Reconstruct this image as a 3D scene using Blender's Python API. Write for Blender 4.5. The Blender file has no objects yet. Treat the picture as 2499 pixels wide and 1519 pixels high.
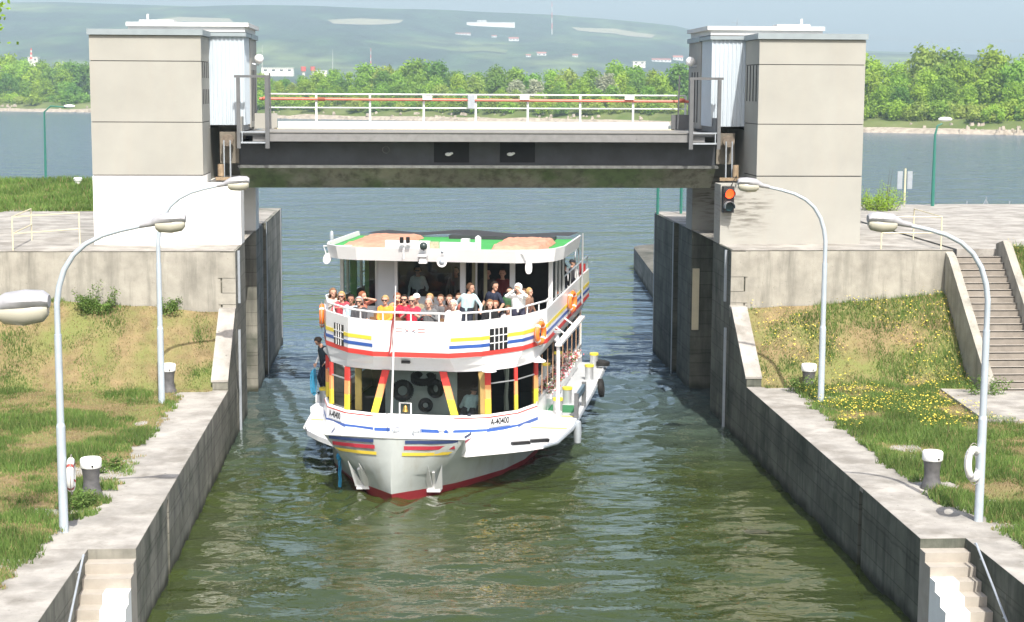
import bpy, math, random
import numpy as np
from mathutils import Vector, Matrix, noise
rnd = random.Random(7)
SC = bpy.context.scene
COL = SC.collection
R = math.radians
# ------------------------------------------------------------------ camera
PW, PH, PF = 2499.0, 1519.0, 4080.0          # photo size and focal length in its pixels
CAM = Vector((0, 0, 10.4))
PIT, YAW, ROLL = math.atan(541.5 / PF), R(3.70), R(0.27)
FW = Vector((math.sin(YAW) * math.cos(PIT), math.cos(YAW) * math.cos(PIT), -math.sin(PIT)))
rt0 = Vector((math.cos(YAW), -math.sin(YAW), 0)); up0 = rt0.cross(FW)
RT = math.cos(ROLL) * rt0 + math.sin(ROLL) * up0; UP = RT.cross(FW)
cd = bpy.data.cameras.new('camera'); cam = bpy.data.objects.new('camera', cd); COL.objects.link(cam)
cd.sensor_width = 36; cd.lens = 36 * PF / PW; cd.clip_start = 0.5; cd.clip_end = 20000
M3 = Matrix((RT, UP, -FW)).transposed()
cam.matrix_world = Matrix.Translation(CAM) @ M3.to_4x4()
SC.camera = cam
SC.render.resolution_x, SC.render.resolution_y = 1024, 622
# ------------------------------------------------------------------ light
SUN_EL, SUN_AZ = R(52), R(9.5)                 # sun behind the camera, a little to its right
w = bpy.data.worlds.new('World'); SC.world = w; w.use_nodes = True
nt = w.node_tree; bg = nt.nodes['Background']
sky = nt.nodes.new('ShaderNodeTexSky'); sky.sky_type = 'NISHITA'; sky.sun_disc = False
sky.sun_elevation = SUN_EL; sky.sun_rotation = math.pi - SUN_AZ
sky.air_density = 1.0; sky.dust_density = 4.2; sky.ozone_density = 1.0
bg.inputs[1].default_value = 0.145
nt.links.new(sky.outputs[0], bg.inputs[0])
sl = bpy.data.lights.new('sun', 'SUN'); so = bpy.data.objects.new('sun', sl); COL.objects.link(so)
sl.energy = 4.4; sl.angle = R(0.5); sl.color = (1, 0.955, 0.88)
sdir = Vector((math.sin(SUN_AZ) * math.cos(SUN_EL), -math.cos(SUN_AZ) * math.cos(SUN_EL), math.sin(SUN_EL)))
so.rotation_euler = sdir.to_track_quat('Z', 'Y').to_euler()
SC.view_settings.view_transform = 'Standard'; SC.view_settings.look = 'None'
SC.view_settings.gamma = 1; SC.view_settings.exposure = 0.62
SC.cycles.max_bounces = 6; SC.cycles.transparent_max_bounces = 12
SC.cycles.volume_bounces = 0

# ------------------------------------------------------------------ pixel -> place helpers
def ray(x, y): return FW * PF + RT * (x - PW / 2) - UP * (y - PH / 2)
def atz(x, y, z): r = ray(x, y); return CAM + r * ((z - CAM.z) / r.z)
def atY(x, y, Y): r = ray(x, y); return CAM + r * (Y / r.y)
# ------------------------------------------------------------------ objects
WM = {}
def tag(o, label=None, cat=None, group=None, kind=None):
    if label: o['label'] = label
    if cat: o['category'] = cat
    if group: o['group'] = group
    if kind: o['kind'] = kind
    return o
def empty(name, loc, rz=0, label=None, cat=None, group=None):
    o = bpy.data.objects.new(name, None); COL.objects.link(o); o.empty_display_size = .2
    o.location = loc; o.rotation_euler = (0, 0, rz)
    WM[o.name] = Matrix.Translation(Vector(loc)) @ Matrix.Rotation(rz, 4, 'Z')
    return tag(o, label, cat, group)
def children(o): return [c for c in bpy.data.objects if c.parent == o]
def copy_tree(o, parent=None, kids=None):
    c = o.copy(); COL.objects.link(c)
    if parent is not None: c.parent = parent
    for ch in (kids or KIDS).get(o.name, []): copy_tree(ch, c)
    return c
KIDS = {}
class MB:
    def __init__(s): s.v = []; s.f = []; s.m = []
    def add(s, vs, fs, mi=0):
        o = len(s.v); s.v += [tuple(p) for p in vs]; s.f += [tuple(i + o for i in f) for f in fs]
        s.m += [mi] * len(fs); return s
    def box(s, x0, x1, y0, y1, z0, z1, mi=0):
        v = [(x, y, z) for z in (z0, z1) for y in (y0, y1) for x in (x0, x1)]
        return s.add(v, [(0, 2, 3, 1), (4, 5, 7, 6), (0, 1, 5, 4), (2, 6, 7, 3), (0, 4, 6, 2), (1, 3, 7, 5)], mi)
    def obox(s, c, ax, ay, az, mi=0):
        c = Vector(c); ax, ay, az = Vector(ax), Vector(ay), Vector(az)
        v = [c + ax * i + ay * j + az * k for k in (-1, 1) for j in (-1, 1) for i in (-1, 1)]
        return s.add(v, [(0, 2, 3, 1), (4, 5, 7, 6), (0, 1, 5, 4), (2, 6, 7, 3), (0, 4, 6, 2), (1, 3, 7, 5)], mi)
    def bar(s, a, b, w, h=None, mi=0, upv=(0, 0, 1)):
        a, b = Vector(a), Vector(b); h = h or w; d = (b - a); L = d.length; d.normalize()
        u = Vector(upv)
        if abs(d.dot(u)) > .98: u = Vector((0, 1, 0))
        x = d.cross(u).normalized(); z = x.cross(d)
        return s.obox((a + b) / 2, x * w / 2, d * L / 2, z * h / 2, mi)
    def tube(s, pts, r, n=8, mi=0, cap=True, closed=False):
        pts = [Vector(p) for p in pts]; k = len(pts)
        rs = r if isinstance(r, (list, tuple)) else [r] * k
        vs = []; prev = None
        for i, p in enumerate(pts):
            if closed: d = pts[(i + 1) % k] - pts[i - 1]
            else: d = (pts[min(i + 1, k - 1)] - pts[max(i - 1, 0)])
            if d.length < 1e-9: d = Vector((0, 0, 1))
            d.normalize()
            if prev is None:
                u = Vector((0, 0, 1)) if abs(d.z) < .9 else Vector((1, 0, 0))
                x = d.cross(u).normalized()
            else: x = (prev - d * prev.dot(d)).normalized()
            prev = x; y = d.cross(x)
            for j in range(n):
                a = 2 * math.pi * j / n; vs.append(p + (x * math.cos(a) + y * math.sin(a)) * rs[i])
        fs = []
        for i in range(k if closed else k - 1):
            i2 = (i + 1) % k
            for j in range(n): fs.append((i * n + j, i * n + (j + 1) % n, i2 * n + (j + 1) % n, i2 * n + j))
        if cap and not closed: fs += [tuple(range(n))[::-1], tuple((k - 1) * n + j for j in range(n))]
        return s.add(vs, fs, mi)
    def lathe(s, prof, c=(0, 0, 0), n=20, mi=0, axis='z', mis=None):
        c = Vector(c); vs = []
        for r, h in prof:
            for j in range(n):
                a = 2 * math.pi * j / n; x, y = r * math.cos(a), r * math.sin(a)
                vs.append(c + (Vector((x, y, h)) if axis == 'z' else Vector((x, h, y)) if axis == 'y' else Vector((h, x, y))))
        k = len(prof)
        for i in range(k - 1):
            fs = [(i * n + j, i * n + (j + 1) % n, (i + 1) * n + (j + 1) % n, (i + 1) * n + j) for j in range(n)]
            if i == 0: base = len(s.v); s.v += [tuple(p) for p in vs]
            s.f += [tuple(q + base for q in f) for f in fs]; s.m += [mis[i] if mis else mi] * n
        s.f += [tuple(base + j for j in range(n))[::-1], tuple(base + (k - 1) * n + j for j in range(n))]
        s.m += [mis[0] if mis else mi, mis[-1] if mis else mi]
        return s
    def prism(s, poly, h0, h1, mi=0, axis='z', cap=True):
        """polygon (2-D points) extruded along axis; for x: poly=(y,z), for y: poly=(x,z)"""
        def P(p, h): return (p[0], p[1], h) if axis == 'z' else (h, p[0], p[1]) if axis == 'x' else (p[0], h, p[1])
        n = len(poly); vs = [P(p, h0) for p in poly] + [P(p, h1) for p in poly]
        fs = [(i, (i + 1) % n, n + (i + 1) % n, n + i) for i in range(n)]
        if cap: fs += [tuple(range(n))[::-1], tuple(range(n, 2 * n))]
        return s.add(vs, fs, mi)
    def quad(s, a, b, c, d, mi=0): return s.add([a, b, c, d], [(0, 1, 2, 3)], mi)
    def loft(s, rings, mi=0, closed=True, cap=False):
        n = len(rings[0]); vs = [p for r in rings for p in r]; fs = []
        for i in range(len(rings) - 1):
            for j in range(n if closed else n - 1):
                fs.append((i * n + j, i * n + (j + 1) % n, (i + 1) * n + (j + 1) % n, (i + 1) * n + j))
        if cap: fs += [tuple(range(n))[::-1], tuple((len(rings) - 1) * n + j for j in range(n))]
        return s.add(vs, fs, mi)
    def ball(s, c, r, n=10, k=7, mi=0):
        rx, ry, rz = r if isinstance(r, (tuple, list)) else (r, r, r)
        c = Vector(c); vs = []; fs = []
        for i in range(k + 1):
            t = math.pi * i / k
            for j in range(n):
                a = 2 * math.pi * j / n
                vs.append(c + Vector((rx * math.sin(t) * math.cos(a), ry * math.sin(t) * math.sin(a), rz * math.cos(t))))
        for i in range(k):
            for j in range(n): fs.append((i * n + j, (i + 1) * n + j, (i + 1) * n + (j + 1) % n, i * n + (j + 1) % n))
        return s.add(vs, fs, mi)
    def build(s, name, mats, parent=None, local=False, smooth=False, origin=None):
        me = bpy.data.meshes.new(name)
        V = np.array(s.v, dtype=float).reshape(-1, 3)
        if parent is not None:
            if not local:
                Mi = np.array(WM[parent.name].inverted()); V = V @ Mi[:3, :3].T + Mi[:3, 3]
            loc = (0, 0, 0)
        else:
            lo, hi = V.min(0), V.max(0)
            loc = origin if origin is not None else ((lo[0] + hi[0]) / 2, (lo[1] + hi[1]) / 2, lo[2])
            V = V - np.array(loc)
        me.from_pydata([tuple(p) for p in V], [], s.f)
        for m in (mats if isinstance(mats, (list, tuple)) else [mats]): me.materials.append(m)
        if any(s.m): me.polygons.foreach_set('material_index', s.m)
        if smooth:
            me.polygons.foreach_set('use_smooth', [True] * len(me.polygons))
            try: me.set_sharp_from_angle(angle=R(40))
            except Exception: pass
        me.update()
        o = bpy.data.objects.new(name, me); COL.objects.link(o); o.location = loc
        if parent is not None:
            o.parent = parent; WM[o.name] = WM[parent.name]; KIDS.setdefault(parent.name, []).append(o)
        return o
def fastmesh(name, V, F, mats, mi=None, origin=(0, 0, 0), smooth=False):
    """V (n,3), F (m,k) numpy arrays"""
    me = bpy.data.meshes.new(name); V = np.asarray(V, dtype=np.float32) - np.array(origin, dtype=np.float32); F = np.asarray(F)
    me.vertices.add(len(V)); me.vertices.foreach_set('co', V.ravel())
    k = F.shape[1]; me.loops.add(F.size); me.loops.foreach_set('vertex_index', F.ravel().astype(np.int32))
    me.polygons.add(len(F)); me.polygons.foreach_set('loop_start', np.arange(0, F.size, k, dtype=np.int32))
    try: me.polygons.foreach_set('loop_total', np.full(len(F), k, dtype=np.int32))
    except Exception: pass
    for m in (mats if isinstance(mats, (list, tuple)) else [mats]): me.materials.append(m)
    if mi is not None: me.polygons.foreach_set('material_index', np.asarray(mi, dtype=np.int32))
    if smooth: me.polygons.foreach_set('use_smooth', np.ones(len(F), dtype=bool))
    me.update(calc_edges=True); me.validate()
    o = bpy.data.objects.new(name, me); COL.objects.link(o); o.location = origin
    return o
# ------------------------------------------------------------------ materials
def mat(name, col, rough=.6, metal=0., var=.1, scale=2., streak=0., streakcol=None, bump=0., bscale=30., spec=.5,
        col2=None, s2=.6, t2=(.45, .6), coat=0., rand=0., spots=0.):
    m = bpy.data.materials.new(name); m.use_nodes = True; n = m.node_tree.nodes; L = m.node_tree.links
    b = n['Principled BSDF']; b.inputs['Roughness'].default_value = rough; b.inputs['Metallic'].default_value = metal
    b.inputs['Specular IOR Level'].default_value = spec
    if coat: b.inputs['Coat Weight'].default_value = coat; b.inputs['Coat Roughness'].default_value = .08
    tc = n.new('ShaderNodeTexCoord')
    def nz(sc, det=4, vec=None, rg=.6):
        t = n.new('ShaderNodeTexNoise'); t.inputs['Scale'].default_value = sc; t.inputs['Detail'].default_value = det
        t.inputs['Roughness'].default_value = rg; L.new(vec or tc.outputs['Object'], t.inputs['Vector']); return t.outputs['Fac']
    def ramp(f, a, c):
        r = n.new('ShaderNodeMapRange'); r.inputs['From Min'].default_value = a; r.inputs['From Max'].default_value = c
        L.new(f, r.inputs['Value']); return r.outputs['Result']
    def mix(f, A, B, mode='MIX'):
        x = n.new('ShaderNodeMix'); x.data_type = 'RGBA'; x.blend_type = mode
        if isinstance(f, (int, float)): x.inputs[0].default_value = f
        else: L.new(f, x.inputs[0])
        for k, q in ((6, A), (7, B)):
            if isinstance(q, tuple): x.inputs[k].default_value = (*q[:3], 1)
            else: L.new(q, x.inputs[k])
        return x.outputs[2]
    lo = tuple(min(1, c * (1 - var)) for c in col); hi = tuple(min(1, c * (1 + var)) for c in col)
    c = mix(ramp(nz(scale, 6), .3, .7), lo, hi) if var else None
    if c is None: c = mix(0., tuple(col), tuple(col))
    if col2 is not None: c = mix(ramp(nz(s2, 5), *t2), c, tuple(col2))
    if streak:
        mp = n.new('ShaderNodeMapping'); mp.inputs['Scale'].default_value = (1, 1, .1); L.new(tc.outputs['Object'], mp.inputs['Vector'])
        f = ramp(nz(2.6, 6, mp.outputs['Vector'], .7), .48, .72)
        g = n.new('ShaderNodeMath'); g.operation = 'MULTIPLY'; L.new(f, g.inputs[0]); g.inputs[1].default_value = streak
        c = mix(g.outputs[0], c, tuple(streakcol or [q * .45 for q in col]))
    if spots:
        f = ramp(nz(9, 3), .66, .74); g = n.new('ShaderNodeMath'); g.operation = 'MULTIPLY'; L.new(f, g.inputs[0]); g.inputs[1].default_value = spots
        c = mix(g.outputs[0], c, tuple(q * .4 for q in col))
    if rand:
        oi = n.new('ShaderNodeObjectInfo'); hs = n.new('ShaderNodeHueSaturation')
        a = n.new('ShaderNodeMapRange'); a.inputs['To Min'].default_value = .5 - .035 * rand; a.inputs['To Max'].default_value = .5 + .03 * rand
        L.new(oi.outputs['Random'], a.inputs['Value']); L.new(a.outputs['Result'], hs.inputs['Hue'])
        m2 = n.new('ShaderNodeMath'); m2.operation = 'MULTIPLY'; m2.inputs[1].default_value = 7.31; L.new(oi.outputs['Random'], m2.inputs[0])
        m3 = n.new('ShaderNodeMath'); m3.operation = 'FRACT'; L.new(m2.outputs[0], m3.inputs[0])
        a2 = n.new('ShaderNodeMapRange'); a2.inputs['To Min'].default_value = 1 - .3 * rand; a2.inputs['To Max'].default_value = 1 + .3 * rand
        L.new(m3.outputs[0], a2.inputs['Value']); L.new(a2.outputs['Result'], hs.inputs['Value']); L.new(c, hs.inputs['Color']); c = hs.outputs['Color']
    L.new(c, b.inputs['Base Color'])
    if bump:
        bp = n.new('ShaderNodeBump'); bp.inputs['Strength'].default_value = bump; bp.inputs['Distance'].default_value = .02
        L.new(nz(bscale, 5), bp.inputs['Height']); L.new(bp.outputs[0], b.inputs['Normal'])
    return m
def leafmat(name, col, rand=1., trans=.35):
    m = mat(name, col, .7, var=.35, scale=.5, rand=rand, spec=.2)
    n = m.node_tree.nodes; L = m.node_tree.links; b = n['Principled BSDF']; out = n['Material Output']
    src = b.inputs['Base Color'].links[0].from_socket
    t = n.new('ShaderNodeBsdfTranslucent'); L.new(src, t.inputs['Color']); ms = n.new('ShaderNodeMixShader'); ms.inputs[0].default_value = trans
    L.new(b.outputs[0], ms.inputs[1]); L.new(t.outputs[0], ms.inputs[2]); L.new(ms.outputs[0], out.inputs['Surface'])
    return m
def glassmat(name, tint=(.75, .8, .78), refl=.9, rough=.02, opacity=.0, ocol=(.02, .02, .02)):
    m = bpy.data.materials.new(name); m.use_nodes = True; n = m.node_tree.nodes; L = m.node_tree.links
    n.remove(n['Principled BSDF']); out = n['Material Output']
    tr = n.new('ShaderNodeBsdfTransparent'); tr.inputs[0].default_value = (*tint, 1)
    gl = n.new('ShaderNodeBsdfGlossy'); gl.inputs['Roughness'].default_value = rough
    fr = n.new('ShaderNodeFresnel'); fr.inputs['IOR'].default_value = 1.5
    mu = n.new('ShaderNodeMath'); mu.operation = 'MULTIPLY'; mu.inputs[1].default_value = refl; L.new(fr.outputs[0], mu.inputs[0])
    ms = n.new('ShaderNodeMixShader'); L.new(mu.outputs[0], ms.inputs[0]); L.new(tr.outputs[0], ms.inputs[1]); L.new(gl.outputs[0], ms.inputs[2])
    L.new(ms.outputs[0], out.inputs['Surface'])
    return m
def emitmat(name, col, st):
    m = bpy.data.materials.new(name); m.use_nodes = True; b = m.node_tree.nodes['Principled BSDF']
    b.inputs['Base Color'].default_value = (*col, 1); b.inputs['Emission Color'].default_value = (*col, 1); b.inputs['Emission Strength'].default_value = st
    return m
CONC = mat('concrete', (.335, .318, .275), .9, var=.26, scale=1.3, streak=.75, streakcol=(.15, .145, .125), bump=.25, spots=.35, spec=.2)
CONCTOP = mat('concrete_top', (.345, .328, .298), .92, var=.28, scale=1.1, col2=(.22, .205, .18), s2=1.3, t2=(.46, .68), bump=.4, spots=.75, spec=.2)
WALLC = mat('lock_concrete', (.26, .25, .215), .85, var=.32, scale=1.1, streak=.75, streakcol=(.07, .075, .065), bump=.3, spots=.5, spec=.25, col2=(.10, .11, .085), s2=.7, t2=(.5, .7))
BEIGE = mat('beige_render', (.355, .350, .318), .9, var=.08, scale=.6, streak=.32, streakcol=(.38, .35, .3), bump=.12, bscale=60, spec=.2)
WHITE = mat('white_paint', (.80, .80, .79), .5, var=.03, scale=1.5)
WHITEWALL = mat('white_wall_paint', (.84, .83, .80), .75, var=.03, scale=1.)
FOOTR = mat('beige_stained', (.355, .350, .318), .9, var=.08, scale=.6, streak=.3, streakcol=(.38, .35, .3), bump=.12, bscale=60, spec=.2)
CLAD = mat('pale_blue_cladding', (.47, .53, .58), .42, var=.04, scale=2., streak=.15, streakcol=(.5, .54, .58))
ROOFCAP = mat('grey_metal_cap', (.27, .315, .335), .45, metal=.0, var=.08)
SLABW = mat('pale_roof_slab', (.60, .60, .585), .6, var=.05)
DARK = mat('dark_void', (.012, .012, .013), .9, var=.2)
GALV = mat('galvanised_steel', (.40, .44, .48), .45, metal=.35, var=.1, scale=6)
GREYST = mat('grey_steel', (.115, .12, .125), .55, var=.15, scale=3, spots=.3)
GATEST = mat('gate_steel', (.040, .045, .052), .5, var=.35, scale=1.2, streak=.35, streakcol=(.025, .025, .025), bump=.05)
GATEFL = mat('gate_flange', (.11, .115, .11), .6, var=.4, scale=6, spots=.5)
GATEBOT = mat('gate_skin', (.36, .35, .27), .55, var=.35, scale=.8, streak=.8, streakcol=(.06, .055, .045), col2=(.17, .24, .10), s2=.35)
DECKTOP = mat('deck_plate', (.22, .215, .20), .8, var=.1, scale=4)
RAILW = mat('railing_white', (.62, .66, .65), .5, var=.08, scale=6)
RAILR = mat('red_pipe', (.60, .17, .12), .5, var=.15, scale=5)
POST = mat('lamp_post_grey', (.44, .50, .55), .45, metal=.1, var=.08, scale=4)
LHEAD = mat('lamp_head_grey', (.36, .36, .375), .45, metal=.1, var=.12, scale=9, spots=.4)
LLENS = mat('lamp_lens', (.40, .385, .31), .25, var=.06, spec=.6)
BOLL = mat('bollard_iron', (.10, .098, .10), .6, var=.3, scale=7, col2=(.17, .095, .06), s2=4, t2=(.62, .72), bump=.15)
CREAM = mat('cream_rail', (.66, .60, .42), .5, var=.08)
GREENP = mat('green_post', (.03, .17, .13), .45, var=.1)
BARK = mat('bark', (.10, .08, .06), .9, var=.3, scale=5)

def footstain():                       # weathered smear beside the signal, streaky and horizontal
    n = FOOTR.node_tree.nodes; L = FOOTR.node_tree.links; b = n['Principled BSDF']; src = b.inputs['Base Color'].links[0].from_socket
    g = n.new('ShaderNodeNewGeometry'); sub = n.new('ShaderNodeVectorMath'); sub.operation = 'SUBTRACT'; sub.inputs[1].default_value = (10.75, 52.2, 6.75); L.new(g.outputs['Position'], sub.inputs[0])
    sc = n.new('ShaderNodeVectorMath'); sc.operation = 'MULTIPLY'; sc.inputs[1].default_value = (.95, 0, .85); L.new(sub.outputs[0], sc.inputs[0]); ln = n.new('ShaderNodeVectorMath'); ln.operation = 'LENGTH'; L.new(sc.outputs[0], ln.inputs[0])
    mr = n.new('ShaderNodeMapRange'); mr.inputs['From Min'].default_value = 1.0; mr.inputs['From Max'].default_value = .25; L.new(ln.outputs['Value'], mr.inputs['Value'])
    mp = n.new('ShaderNodeMapping'); mp.inputs['Scale'].default_value = (1.2, 1, 9); L.new(g.outputs['Position'], mp.inputs[0]); t = n.new('ShaderNodeTexNoise'); t.inputs['Scale'].default_value = 1.6; t.inputs['Detail'].default_value = 5; L.new(mp.outputs[0], t.inputs[0])
    m2 = n.new('ShaderNodeMapRange'); m2.inputs['From Min'].default_value = .46; m2.inputs['From Max'].default_value = .64; L.new(t.outputs['Fac'], m2.inputs['Value'])
    mu = n.new('ShaderNodeMath'); mu.operation = 'MULTIPLY'; L.new(mr.outputs[0], mu.inputs[0]); L.new(m2.outputs[0], mu.inputs[1])
    mx = n.new('ShaderNodeMix'); mx.data_type = 'RGBA'; L.new(mu.outputs[0], mx.inputs[0]); L.new(src, mx.inputs[6]); mx.inputs[7].default_value = (.15, .14, .12, 1); L.new(mx.outputs[2], b.inputs['Base Color'])
footstain()
# ================================================================== SETTING
XL, XR, ZT = -5.06, 9.95, 1.8
MID = (XL + XR) / 2
def mx(x, side): return x if side < 0 else 2 * MID - x     # mirror a left-bank x to the right bank
# ---------------- water
def watermat():
    m = bpy.data.materials.new('water'); m.use_nodes = True; n = m.node_tree.nodes; L = m.node_tree.links
    b = n['Principled BSDF']; b.inputs['Roughness'].default_value = .03; b.inputs['IOR'].default_value = 1.5
    b.inputs['Specular IOR Level'].default_value = .5
    tc = n.new('ShaderNodeTexCoord')
    # lock water is green and murky, the river's grey-blue base holds reflected sky
    sp = n.new('ShaderNodeSeparateXYZ'); L.new(tc.outputs['Object'], sp.inputs[0])
    mr = n.new('ShaderNodeMapRange'); mr.inputs['From Min'].default_value = 44; mr.inputs['From Max'].default_value = 70; L.new(sp.outputs['Y'], mr.inputs['Value'])
    mx_ = n.new('ShaderNodeMix'); mx_.data_type = 'RGBA'; L.new(mr.outputs[0], mx_.inputs[0])
    mx_.inputs[6].default_value = (.034, .048, .012, 1); mx_.inputs[7].default_value = (.078, .120, .165, 1)
    L.new(mx_.outputs[2], b.inputs['Base Color'])
    def nz(sc, sx, sy, det=3):
        mp = n.new('ShaderNodeMapping'); mp.inputs['Scale'].default_value = (sx, sy, 1); L.new(tc.outputs['Object'], mp.inputs['Vector'])
        t = n.new('ShaderNodeTexNoise'); t.inputs['Scale'].default_value = sc; t.inputs['Detail'].default_value = det; t.inputs['Roughness'].default_value = .55
        L.new(mp.outputs[0], t.inputs['Vector']); return t.outputs['Fac']
    def bump(h, st, dist, prev=None):
        bp = n.new('ShaderNodeBump'); bp.inputs['Distance'].default_value = dist
        if isinstance(st, float): bp.inputs['Strength'].default_value = st
        else: L.new(st, bp.inputs['Strength'])
        L.new(h, bp.inputs['Height'])
        if prev is not None: L.new(prev, bp.inputs['Normal'])
        return bp.outputs[0]
    far = n.new('ShaderNodeMapRange'); far.inputs['From Min'].default_value = 56; far.inputs['From Max'].default_value = 85
    far.inputs['To Min'].default_value = .13; far.inputs['To Max'].default_value = 1.0; L.new(sp.outputs['Y'], far.inputs['Value'])
    rf = n.new('ShaderNodeMapRange'); rf.inputs['From Min'].default_value = 60; rf.inputs['From Max'].default_value = 160; rf.inputs['To Min'].default_value = .03; rf.inputs['To Max'].default_value = .13
    L.new(sp.outputs['Y'], rf.inputs['Value']); L.new(rf.outputs[0], b.inputs['Roughness'])
    p = bump(nz(1.1, .6, 1.0, 4), far.outputs[0], .9)
    p = bump(nz(.28, .4, 1.0, 4), far.outputs[0], 3.4, p)
    p = bump(nz(4.5, .45, 1.0, 3), .22, .05, p)
    L.new(p, b.inputs['Normal'])
    return m
WATER = watermat()
x0, x1, y0, y1, st = XL - .3, XR + .9, 20., 72., .095
xs = np.arange(x0, x1 + 1e-6, st); ys = np.arange(y0, y1 + 1e-6, st); GX, GY = np.meshgrid(xs, ys)
Zw = np.zeros_like(GX); rg = np.random.RandomState(3)
for k in range(46):
    lam = .38 * (4.4 / .38) ** rg.rand(); th = rg.normal(math.pi / 2, .42)
    kk = 2 * math.pi / lam; amp = .0046 * lam ** .9
    ph = rg.rand() * 6.28; ax = GX * math.cos(th) + GY * math.sin(th)
    env = np.clip(.55 + .65 * np.sin(.31 * GX * (rg.rand() - .3) + .16 * GY * (.4 + rg.rand()) + ph * 2), .08, 1.3)
    Zw += amp * env * np.sin(kk * ax + ph)
# bow wave of the boat: crests fanning out along both sides
BOW = (-.35, 41.6); hb = R(12.5)
du = (GX - BOW[0]) * math.sin(hb) + (GY - BOW[1]) * math.cos(hb); dv = (GX - BOW[0]) * math.cos(hb) - (GY - BOW[1]) * math.sin(hb)
for sg in (-1, 1):
    dist = (sg * dv) - np.clip(du, 0, 30) * .42 - .6
    en = np.exp(-(dist / 1.6) ** 2) * np.exp(-np.clip(du, 0, 60) / 16) * (du > -1.5)
    Zw += .05 * en * np.sin(2 * math.pi * dist / .85 + .6 * np.sin(GY * .8))
rr = np.hypot(GX + 3.6, (GY - 43.5)); Zw += .03 * np.exp(-((rr - 2.6) / 1.8) ** 2) * np.sin(2 * math.pi * rr / .62)
for (cx, cy, a) in ((7.2, 55, .05), (8.2, 57.5, .05), (6.8, 60, .04)):
    rr = np.hypot(GX - cx, GY - cy); Zw += a * np.exp(-(rr / 2.2) ** 2) * np.sin(2 * math.pi * rr / .7 + GX)
fade = np.clip((GY - y0) / 2, 0, 1) * np.clip((y1 - GY) / 5, 0, 1); Zw *= fade
nx, ny = len(xs), len(ys)
V = np.stack([GX.ravel(), GY.ravel(), Zw.ravel()], 1); idx = np.arange(nx * ny).reshape(ny, nx)
F = np.stack([idx[:-1, :-1].ravel(), idx[:-1, 1:].ravel(), idx[1:, 1:].ravel(), idx[1:, :-1].ravel()], 1)
X0, X1, Y0, Y1 = -2500., 2500., -30., 1500.; xa, xb, ya, yb = xs[0], xs[-1], ys[0], ys[-1]
ex = np.array([(X0, Y0, 0), (X1, Y0, 0), (X1, ya, 0), (X0, ya, 0), (X0, ya, 0), (xa, ya, 0), (xa, yb, 0), (X0, yb, 0),
               (xb, ya, 0), (X1, ya, 0), (X1, yb, 0), (xb, yb, 0), (X0, yb, 0), (X1, yb, 0), (X1, Y1, 0), (X0, Y1, 0)], float)
F2 = np.arange(16).reshape(4, 4) + len(V)
wt = fastmesh('water', np.vstack([V, ex]), np.vstack([F, F2]), WATER, smooth=True); tag(wt, kind='structure')

# ---------------- far bank and land
bank_pts = [(-700, 1000), (-420, 850), (-172, 732), (-130, 706), (-40, 581), (75, 500), (115, 415), (150, 392), (230, 370), (420, 330), (900, 300)]
def bankY(x):
    for (a, b), (c, d) in zip(bank_pts[:-1], bank_pts[1:]):
        if a <= x <= c: return b + (d - b) * (x - a) / (c - a)
    return bank_pts[0][1] if x < bank_pts[0][0] else bank_pts[-1][1]
LAND = mat('bank_soil', (.135, .16, .06), .95, var=.3, scale=.08, col2=(.09, .13, .035), s2=.05, spec=.1)
RIPRAP = mat('pale_stones', (.34, .30, .245), .95, var=.35, scale=.7, spots=.6, spec=.1)
prof = [(-3, -1), (0, -.1), (2.0, .7), (4, 1.3), (8, 2.4), (12, 3.2), (20, 4), (40, 4.6), (70, 5), (120, 4), (300, 3), (900, 3), (2600, 3)]
mb = MB(); xs_ = list(range(-700, 901, 6)); n = len(prof)
for i, x in enumerate(xs_):
    for j, (t, z) in enumerate(prof):
        jit = noise.noise(Vector((x * .07, j * 3.1, 0))) * (1.5 if 0 < j < 7 else 0)
        mb.v.append((x, bankY(x) + t + jit, z + (noise.noise(Vector((x * .11, j * 5.3, 4))) * .7 if 1 < j < 8 else 0)))
for i in range(len(xs_) - 1):
    for j in range(n - 1):
        mb.f.append((i * n + j, (i + 1) * n + j, (i + 1) * n + j + 1, i * n + j + 1)); mb.m.append(1 if j < 3 else 0)
tag(mb.build('ground', [LAND, RIPRAP], origin=(0, 0, 0)), kind='structure')
# loose riprap stones along the water's edge
mb = MB()
for i in range(900):
    x = rnd.uniform(-230, 240); t = rnd.uniform(-.5, 7.5); z = max(0, min(2.2, t * .38)); r = rnd.uniform(.3, .95)
    if rnd.random() < .85 and noise.noise(Vector((x * .03, 7, 0))) < .05: continue
    c = Vector((x, bankY(x) + t, z)); p = [c + Vector((math.cos(a) * r * rnd.uniform(.7, 1.3), math.sin(a) * r * rnd.uniform(.6, 1.2), -.3)) for a in (0, 1.3, 2.5, 3.8, 5)]
    q = [c + (v - c) * .6 + Vector((0, 0, r * rnd.uniform(.7, 1.1))) for v in p]
    mb.loft([p, q], cap=True)
tag(mb.build('stones', [RIPRAP], origin=(0, 0, 0)), 'pale loose stones lining the far river bank', 'stones', kind='stuff')

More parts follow.
